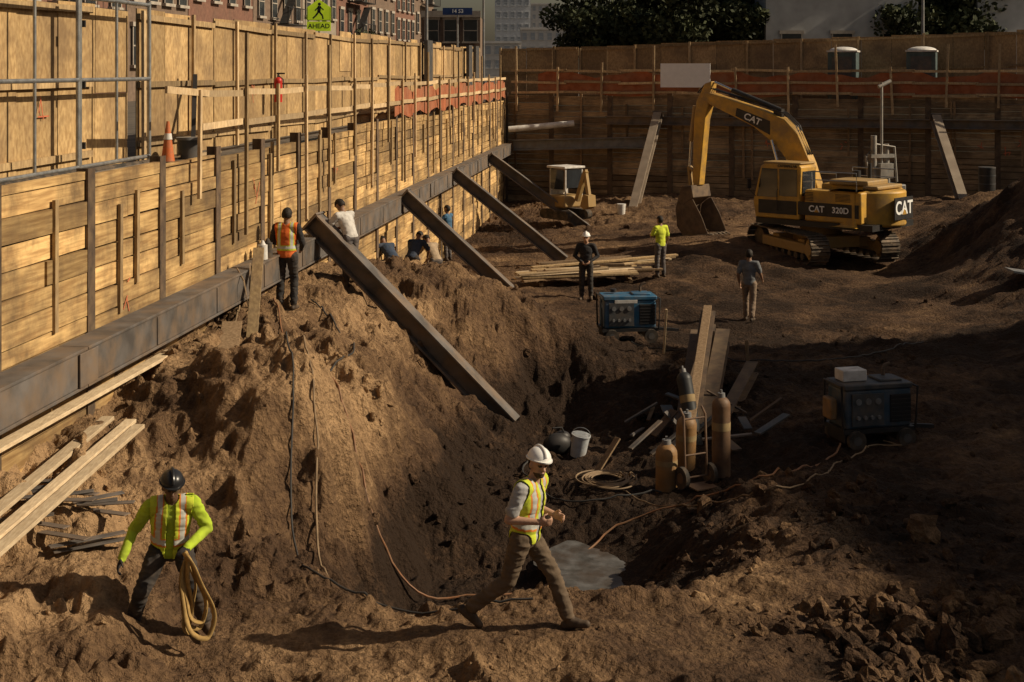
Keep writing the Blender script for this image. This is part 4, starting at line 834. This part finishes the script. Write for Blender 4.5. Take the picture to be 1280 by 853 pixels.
person('man striding in lime safety vest, grey t-shirt and white hard hat',(.12,13.4,.73),-.3,dict(pel=(0,0,.86),che=(.04,0,1.15),nek=(.08,0,1.37),hed=(.13,0,1.515),shL=(.10,.18,1.325),shR=(.03,-.19,1.325),
 elR=(-.07,-.27,1.07),wrR=(.19,-.22,1.06),elL=(-.02,.27,1.06),wrL=(.2,.24,1.0),hiL=(.01,.095,.84),hiR=(-.01,-.095,.84),knL=(.24,.1,.49),anL=(.39,.1,.1),toL=(.16,0,.03),knR=(-.13,-.1,.46),anR=(-.5,-.1,.17),toR=(.13,0,-.09),
 hyaw=-.6,hpitch=-.05,cuR=.9,pnR=V((0,.8,.3)),cuL=.8),greyT,olive,sk_l,'short',None,limev,'white',vox=.0085,beard=True,scale=1.03)
SW=dict(pel=(-.02,-.03,.80),che=(.05,-.01,1.08),nek=(.12,.0,1.29),hed=(.2,.0,1.425),shL=(.1,.19,1.24),shR=(.1,-.19,1.24),elL=(.08,.32,.99),wrL=(.31,.14,.9),elR=(.02,-.34,1.0),wrR=(.16,-.44,.79),
 hiL=(0,.09,.78),hiR=(0,-.12,.78),knL=(.16,.2,.46),anL=(.0,.3,.1),toL=(.15,.05,0),knR=(.14,-.27,.47),anR=(-.08,-.36,.12),toR=(.14,-.07,0),hyaw=.1,hpitch=-.02,cuL=1.0,cuR=.6,pnL=V((0,-.3,-1)))
sw_loc=(-3.2,13.4,H(-3.2,13.3)+.0)
person('man in lime hi-vis jacket and black hard hat holding straps',sw_loc,math.radians(-78),SW,lime,darkp,sk_d,'long',gloveM,limev,'black',vox=.0085,scale=1.02)
rs=empty('lifting_strap',sw_loc,math.radians(-78),'looped tan webbing lifting strap hanging from a hand','strap')
mb=MB()
def ribbon(mb,pts,w,k1):
    vs=[];pts=[V(p) for p in pts];k=len(pts)
    for i,p in enumerate(pts):
        d=(pts[min(i+1,k-1)]-pts[max(i-1,0)]).normalized();s=(d.cross(V((1,0,0))).normalized()*k1+V((1,0,0))*(1-k1)).normalized();vs+=[p-s*w/2,p+s*w/2]
    mb.add(vs,[(2*i,2*i+2,2*i+3,2*i+1) for i in range(k-1)])
for (oy,ln,wd,ox,k1) in((.10,.36,.11,.0,.5),(.17,.40,.13,.05,.6),(.04,.27,.06,-.04,.3),(.02,.37,.035,.03,.55),(.13,.33,.09,.02,.3)):
    pts=[]
    for a in np.linspace(math.pi/2,2.5*math.pi,46):
        fw=((1-math.sin(a))/2)**.6; pts.append(V((.37+ox+.03*math.sin(2*a),.13+oy*(1-math.sin(a))/2+wd*math.cos(a)*fw*1.3+.01*math.sin(5*a+ln*9),.90-ln+ln*math.sin(a))))
    ribbon(mb,pts,.045,k1)
o=mb.obj('strap_loops',strapm,rs,recalc=False);so=o.modifiers.new('s','SOLIDIFY');so.thickness=.008
def P2(label,x,y,yaw,pose,*a,**k):
    dz=k.pop('dz',0); person(label,(x,y,H(x,y)+dz),yaw,pose,*a,**k)
P2('man in orange safety vest and black trousers facing away',-3.85,24.3,1.5,dict(elL=(.05,.26,1.17),wrL=(.28,.2,1.1),elR=(.02,-.27,1.15),wrR=(.25,-.2,1.02),knR=(.1,-.11,.52),hpitch=.3),blackT,darkp,sk_m,'long',None,orgv,None,vox=.013)
P2('man in white t-shirt leaning over the steel waler',-3.05,26.9,2.5,dict(che=(.1,0,1.2),nek=(.2,0,1.4),hed=(.27,0,1.53),shL=(.17,.19,1.35),shR=(.17,-.19,1.35),elL=(.32,.26,1.15),wrL=(.5,.2,1.08),elR=(.33,-.27,1.12),wrR=(.52,-.15,1.05),hpitch=.4),whiteT,jean,sk_m,vox=.016,dz=-.05)
P2('man in blue shirt reaching up to the timber wall',-2.0,44.5,2.7,dict(elL=(.15,.27,1.3),wrL=(.35,.2,1.5),elR=(.2,-.27,1.25),wrR=(.4,-.15,1.35),hpitch=.1),blueT,jean,sk_m,vox=.02,dz=.1)
CR=dict(pel=(-.15,0,.62),che=(.12,0,.82),nek=(.3,0,.95),hed=(.4,0,1.04),shL=(.25,.19,.92),shR=(.25,-.19,.92),elL=(.4,.26,.7),wrL=(.55,.15,.55),elR=(.4,-.26,.7),wrR=(.55,-.15,.5),hiL=(-.15,.1,.6),hiR=(-.15,-.1,.6),knL=(.2,.16,.5),knR=(.2,-.16,.48),anL=(-.02,.15,.1),anR=(-.05,-.15,.1),hpitch=.5)
HB=dict(pel=(-.1,0,.85),che=(.08,0,1.08),nek=(.25,0,1.25),hed=(.34,0,1.35),shL=(.2,.19,1.2),shR=(.2,-.19,1.2),elL=(.36,.26,.98),wrL=(.5,.15,.82),elR=(.36,-.26,.98),wrR=(.5,-.15,.8),hiL=(-.1,.1,.83),hiR=(-.1,-.1,.83),knL=(.08,.14,.48),knR=(.08,-.14,.46),anL=(-.02,.15,.1),anR=(-.05,-.15,.1),hpitch=.5)
P2('man in navy shirt bending beside the wall',-2.45,35.4,1.2,HB,navyT,darkp,sk_m,vox=.02,dz=.08)
P2('man in dark cap crouching low beside the wall',-2.95,34.6,2.2,CR,navyT,jean,sk_m,vox=.02,dz=.1)
P2('man in tan shirt bending over in the trench',-2.0,36.4,2.2,HB,tanT,jean,sk_m,vox=.02,dz=0)
P2('man in black vest and white hard hat standing still',1.93,37,-1.7,dict(elL=(-.02,.3,1.15),wrL=(.16,.12,1.02),elR=(-.02,-.3,1.15),wrR=(.16,-.1,1.0)),blackT,darkp,sk_l,'long',None,None,'white',vox=.018)
P2('man in lime t-shirt and grey trousers standing side on',4.2,40.2,2.2,dict(elL=(.1,.25,1.17),wrL=(.3,.12,1.2)),limev,jean,sk_m,'short',None,None,None,vox=.02)
P2('man in grey t-shirt and camouflage trousers walking away',5.75,34.5,1.2,dict(knL=(.12,.1,.52),anL=(.15,.11,.1),knR=(-.02,-.1,.5),anR=(-.2,-.11,.14),elR=(.05,-.27,1.16),wrR=(.22,-.28,1.0)),darkgT,khaki,sk_m,vox=.018)
# ------------------------------------------------------------------ trees
def leafclump(mb,c,r,n,sz):
    for i in range(n):
        d=V((random.gauss(0,1),random.gauss(0,1),random.gauss(0,1))).normalized()*r*random.random()**.4; p=V(c)+V((d.x,d.y,d.z*.8))
        a=V((random.gauss(0,1),random.gauss(0,1),random.gauss(0,1))).normalized()*sz*random.uniform(.6,1.3);b=a.cross(V((random.gauss(0,1),random.gauss(0,1),random.gauss(0,1)))).normalized()*sz*.7
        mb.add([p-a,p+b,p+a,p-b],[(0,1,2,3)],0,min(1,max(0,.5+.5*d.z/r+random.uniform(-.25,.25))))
def tree(loc,seed,hh,label):
    random.seed(seed);root=empty('street_tree',loc,0,label,'tree','trees behind the fence');mb=MB()
    mb.cyl((0,0,0),(0,0,hh*.4),.28,.2,10);ends=[]
    for i in range(9):
        a=i*.8+random.random();l=hh*random.uniform(.28,.5);e=V((math.cos(a)*l*.75,math.sin(a)*l*.75,hh*.3+l*random.uniform(.1,.8)));mb.cyl((0,0,hh*random.uniform(.2,.4)),e,.12,.04,7);ends.append(e)
    mb.obj('trunk',barkm,root);mb=MB()
    for e in ends: 
        leafclump(mb,e,1.7,520,.18)
        for k in range(3):leafclump(mb,e+V((random.uniform(-1.8,1.8),random.uniform(-1.8,1.8),random.uniform(-1.8,1.2))),random.uniform(.7,1.3),260,.16)
    leafclump(mb,(0,0,hh*.75),2.2,600,.18);leafclump(mb,(0,0,hh*.42),2.2,700,.18)
    mb.obj('crown',leafm,root,smooth=False,recalc=False);return root
t1=tree((7.2,88,4.6),1,8.5,'dark leafy street tree behind the fence');t2=tree((9.8,86,4.6),2,9,'dark leafy street tree behind the fence')
dup(t2,(12.6,88,4.6),2.0);dup(t1,(14.6,90,4.6),1.1);dup(t1,(9.2,94,4.6),3.3);dup(t2,(11.8,95,4.6),4.1);dup(t2,(25.5,86,4.6),.7)
dup(t1,(-9.5,92,4.6),2.7,scale=.5,label='small leafy street tree before brick houses')
# ------------------------------------------------------------------ buildings
def building(name,loc,yaw,w,d,h,mat,label,floors,cols,wmat=glass,trim=trimm,group=None,ww=1.1,wh=1.7,fire=False):
    root=empty(name,loc,yaw,label,'building',group);mb=MB();mb.box((0,d/2,h/2),(w,d,h));mb.obj('wall',mat,root)
    mb=MB();mb.box((0,-.12,h+.15),(w+.1,.5,.5));mb.obj('cornice',trim,root)
    fh=(h-1)/floors
    wm=MB();wm.box((0,.0,0),(ww,.1,wh),0);wm.box((0,-.04,wh/2+.1),(ww+.25,.14,.2),1);wm.box((0,-.06,-wh/2-.07),(ww+.25,.2,.14),1);wm.box((0,-.06,0),(ww,.03,.06),1)
    for s in(-1,1):wm.box((s*ww/2,-.055,0),(.07,.03,wh),1)
    first=None
    for i in range(floors):
        for j in range(cols):
            p=(-w/2+(j+.5)*w/cols,-.05,1+fh*(i+.5))
            if first is None: first=wm.obj('window',[wmat,trim],root,smooth=False);first.location=p
            else:
                k=first.copy();COL.objects.link(k);k.parent=root;k.location=p
    if fire:
        mb=MB()
        for i in range(1,floors):
            z=fh*i+1.2;mb.box((0,-.7,z),(w*.45,1.1,.06));mb.tube([(-w*.22,-1.2,z),(-w*.22,-1.2,z+1),(w*.22,-1.2,z+1),(w*.22,-1.2,z)],.03,6)
            for q in np.linspace(-w*.2,w*.2,9):mb.cyl((q,-1.2,z),(q,-1.2,z+1),.015,n=5)
            mb.beam((-w*.18,-.8,z),(w*.12,-.8,z+fh-.3),.5,.06)
        mb.obj('fire_escape',black,root)
    return root
yawL=math.pi/2-math.atan(.108)
random.seed(3);y=24;i=0
specs=[(brickA,'red brick apartment house with stone cornice'),(brickB,'brown brick apartment house with fire escape'),(brickC,'tan stone apartment house'),(brickA,'red brick apartment house with fire escape'),(brickB,'brown brick apartment house')]
while y<135:
    w=random.choice([8,9.5,11]);mt,lb=specs[i%5]
    building('apartment_house',(.108*(y+w/2)-23.5,y+w/2,4.6),yawL,w-.05,12,random.choice([14,15.5,17]),mt,lb,5,4,fire=(i%5 in(1,3)),group='houses along the street');y+=w;i+=1
building('corner_building',(-4.8,112,4.6),0,4.6,10,5.6,brickB,'low brown brick corner building',2,3)
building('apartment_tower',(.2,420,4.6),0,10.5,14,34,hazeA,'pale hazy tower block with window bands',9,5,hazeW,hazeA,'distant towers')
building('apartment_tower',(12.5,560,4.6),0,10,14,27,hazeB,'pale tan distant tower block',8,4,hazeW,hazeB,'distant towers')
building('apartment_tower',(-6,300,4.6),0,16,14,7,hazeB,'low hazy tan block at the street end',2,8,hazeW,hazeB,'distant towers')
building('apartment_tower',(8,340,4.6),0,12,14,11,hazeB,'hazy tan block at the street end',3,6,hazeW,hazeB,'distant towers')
building('warehouse',(19.5,84,4.6),0,9,10,9,M('pale_render',(.40,.40,.39),(.30,.30,.29),.9,scale=1),'low pale rendered warehouse behind the fence',2,3,ww=1.2,wh=1)
building('warehouse',(31.5,84,4.6),0,8,10,8,M('pale_render_b',(.46,.46,.45),(.36,.36,.35),.9,scale=1),'low white rendered warehouse behind the fence',2,3,ww=1.2,wh=1)
building('brick_block',(40,98,4.6),0,58,10,14,brickB,'long dark brick block beyond the trees',4,14)
building('apartment_house',(42,8,4.6),-math.pi/2,44,12,20.8,brickA,'unseen brick block added to shade the pit',6,10)  # block out of view, added to cast shade over the right of the pit
def pole(x,y,h,label):
    root=empty('street_lamp',(x,y,4.6),0,label,'street lamp');mb=MB();mb.cyl((0,0,0),(0,0,h),.09,.06,10);mb.cyl((0,0,0),(0,0,.5),.16,.14,12);mb.obj('pole',grey,root)
    mb=MB();mb.tube([(0,0,h-.3),(.5,0,h),(1.6,0,h+.1)],.04,8);mb.obj('bracket_arm',grey,root);mb=MB();mb.sph((1.8,0,h+.05),(.35,.15,.1),12,6);mb.obj('lamp_head',grey,root)
pole(-4.2,70,8,'grey steel street lamp behind the fence');pole(-1.7,85,8.5,'grey steel street lamp behind the fence');pole(20.8,72,9,'grey steel street lamp behind the fence')
root=empty('pedestrian_crossing_sign',(-6.45,47.5,4.6),0,'yellow green pedestrian crossing sign with AHEAD plaque','road sign')
mb=MB();mb.cyl((0,.04,0),(0,.04,3.7),.03,n=10);mb.obj('sign_post',galv,root)
mb=MB();mb.prism([(-.4,-.32),(.4,-.32),(.4,.12),(0,.40),(-.4,.12)],(0,0,3.35),(1,0,0),(0,0,1),(0,1,0),.02);mb.obj('sign_panel',signY,root)
mb=MB();mb.box((0,0,2.84),(.8,.02,.32));mb.obj('plaque',signY,root)
mb=MB();mb.sph((0.02,-.02,3.58),(.055,.012,.055),12,8)
for a,b,w in(((.02,3.52),(0,3.32),.11),((.0,3.34),(.12,3.2),.06),((.12,3.2),(.14,3.08),.05),((0,3.34),(-.1,3.2),.06),((-.1,3.2),(-.2,3.1),.05),((.03,3.5),(.16,3.38),.04),((0,3.5),(-.13,3.36),.04)):
    mb.beam((a[0],-.018,a[1]),(b[0],-.018,b[1]),.012,w,up=(0,0,1) if abs(a[0]-b[0])>.01 else (1,0,0))
mb.obj('walking_figure',black,root)
mb=MB();mb.box((0,-.014,3.045),(.76,.008,.015));
for q in(-.38,.38):mb.box((q,-.014,3.26),(.015,.008,.42))
mb.obj('border',black,root)
text('AHEAD',.22,(0,-.016,2.84),(1,0,0),(0,0,1),black,root)
root=empty('street_name_sign',(-2.3,60,4.6),0,'blue street name sign on a pole','street sign')
mb=MB();mb.cyl((0,.04,0),(0,.04,4),.04,n=10);mb.obj('sign_post',galv,root);mb=MB();mb.box((-.0,0,3.85),(1.25,.03,.3));mb.obj('sign_panel',signB,root);text('14 53',.22,(0,-.02,3.85),(1,0,0),(0,0,1),whitetx,root)
# ------------------------------------------------------------------ camera, light
cam=bpy.data.cameras.new('cam');co_=bpy.data.objects.new('camera',cam);COL.objects.link(co_);co_.location=(0,0,6);co_.rotation_euler=(math.radians(90),0,0);cam.lens=50;cam.sensor_width=36;cam.shift_y=-339.5/1280;cam.clip_end=4000;S.camera=co_
sd=V((.82,-.03,.55)).normalized()
sl=bpy.data.lights.new('sun','SUN');sl.energy=5.0;sl.angle=math.radians(.5);sl.color=(1,.85,.63);so=bpy.data.objects.new('sun',sl);COL.objects.link(so);so.rotation_euler=sd.to_track_quat('Z','Y').to_euler();so.location=(30,0,30)
W=bpy.data.worlds.new('World');S.world=W;W.use_nodes=True;nt=W.node_tree;bg=nt.nodes['Background'];sky=nt.nodes.new('ShaderNodeTexSky');sky.sky_type='NISHITA';sky.sun_disc=False;sky.sun_elevation=math.asin(sd.z);sky.sun_rotation=math.atan2(sd.x,sd.y);sky.dust_density=3;sky.altitude=0
mxn=nt.nodes.new('ShaderNodeMix');mxn.data_type='RGBA';mxn.blend_type='MULTIPLY';mxn.inputs['Factor'].default_value=1;mxn.inputs['B'].default_value=(1,.87,.72,1)
nt.links.new(sky.outputs[0],mxn.inputs['A']);nt.links.new(mxn.outputs['Result'],bg.inputs['Color']);bg.inputs['Strength'].default_value=.06
S.view_settings.view_transform='Standard';S.view_settings.look='None';S.view_settings.exposure=0
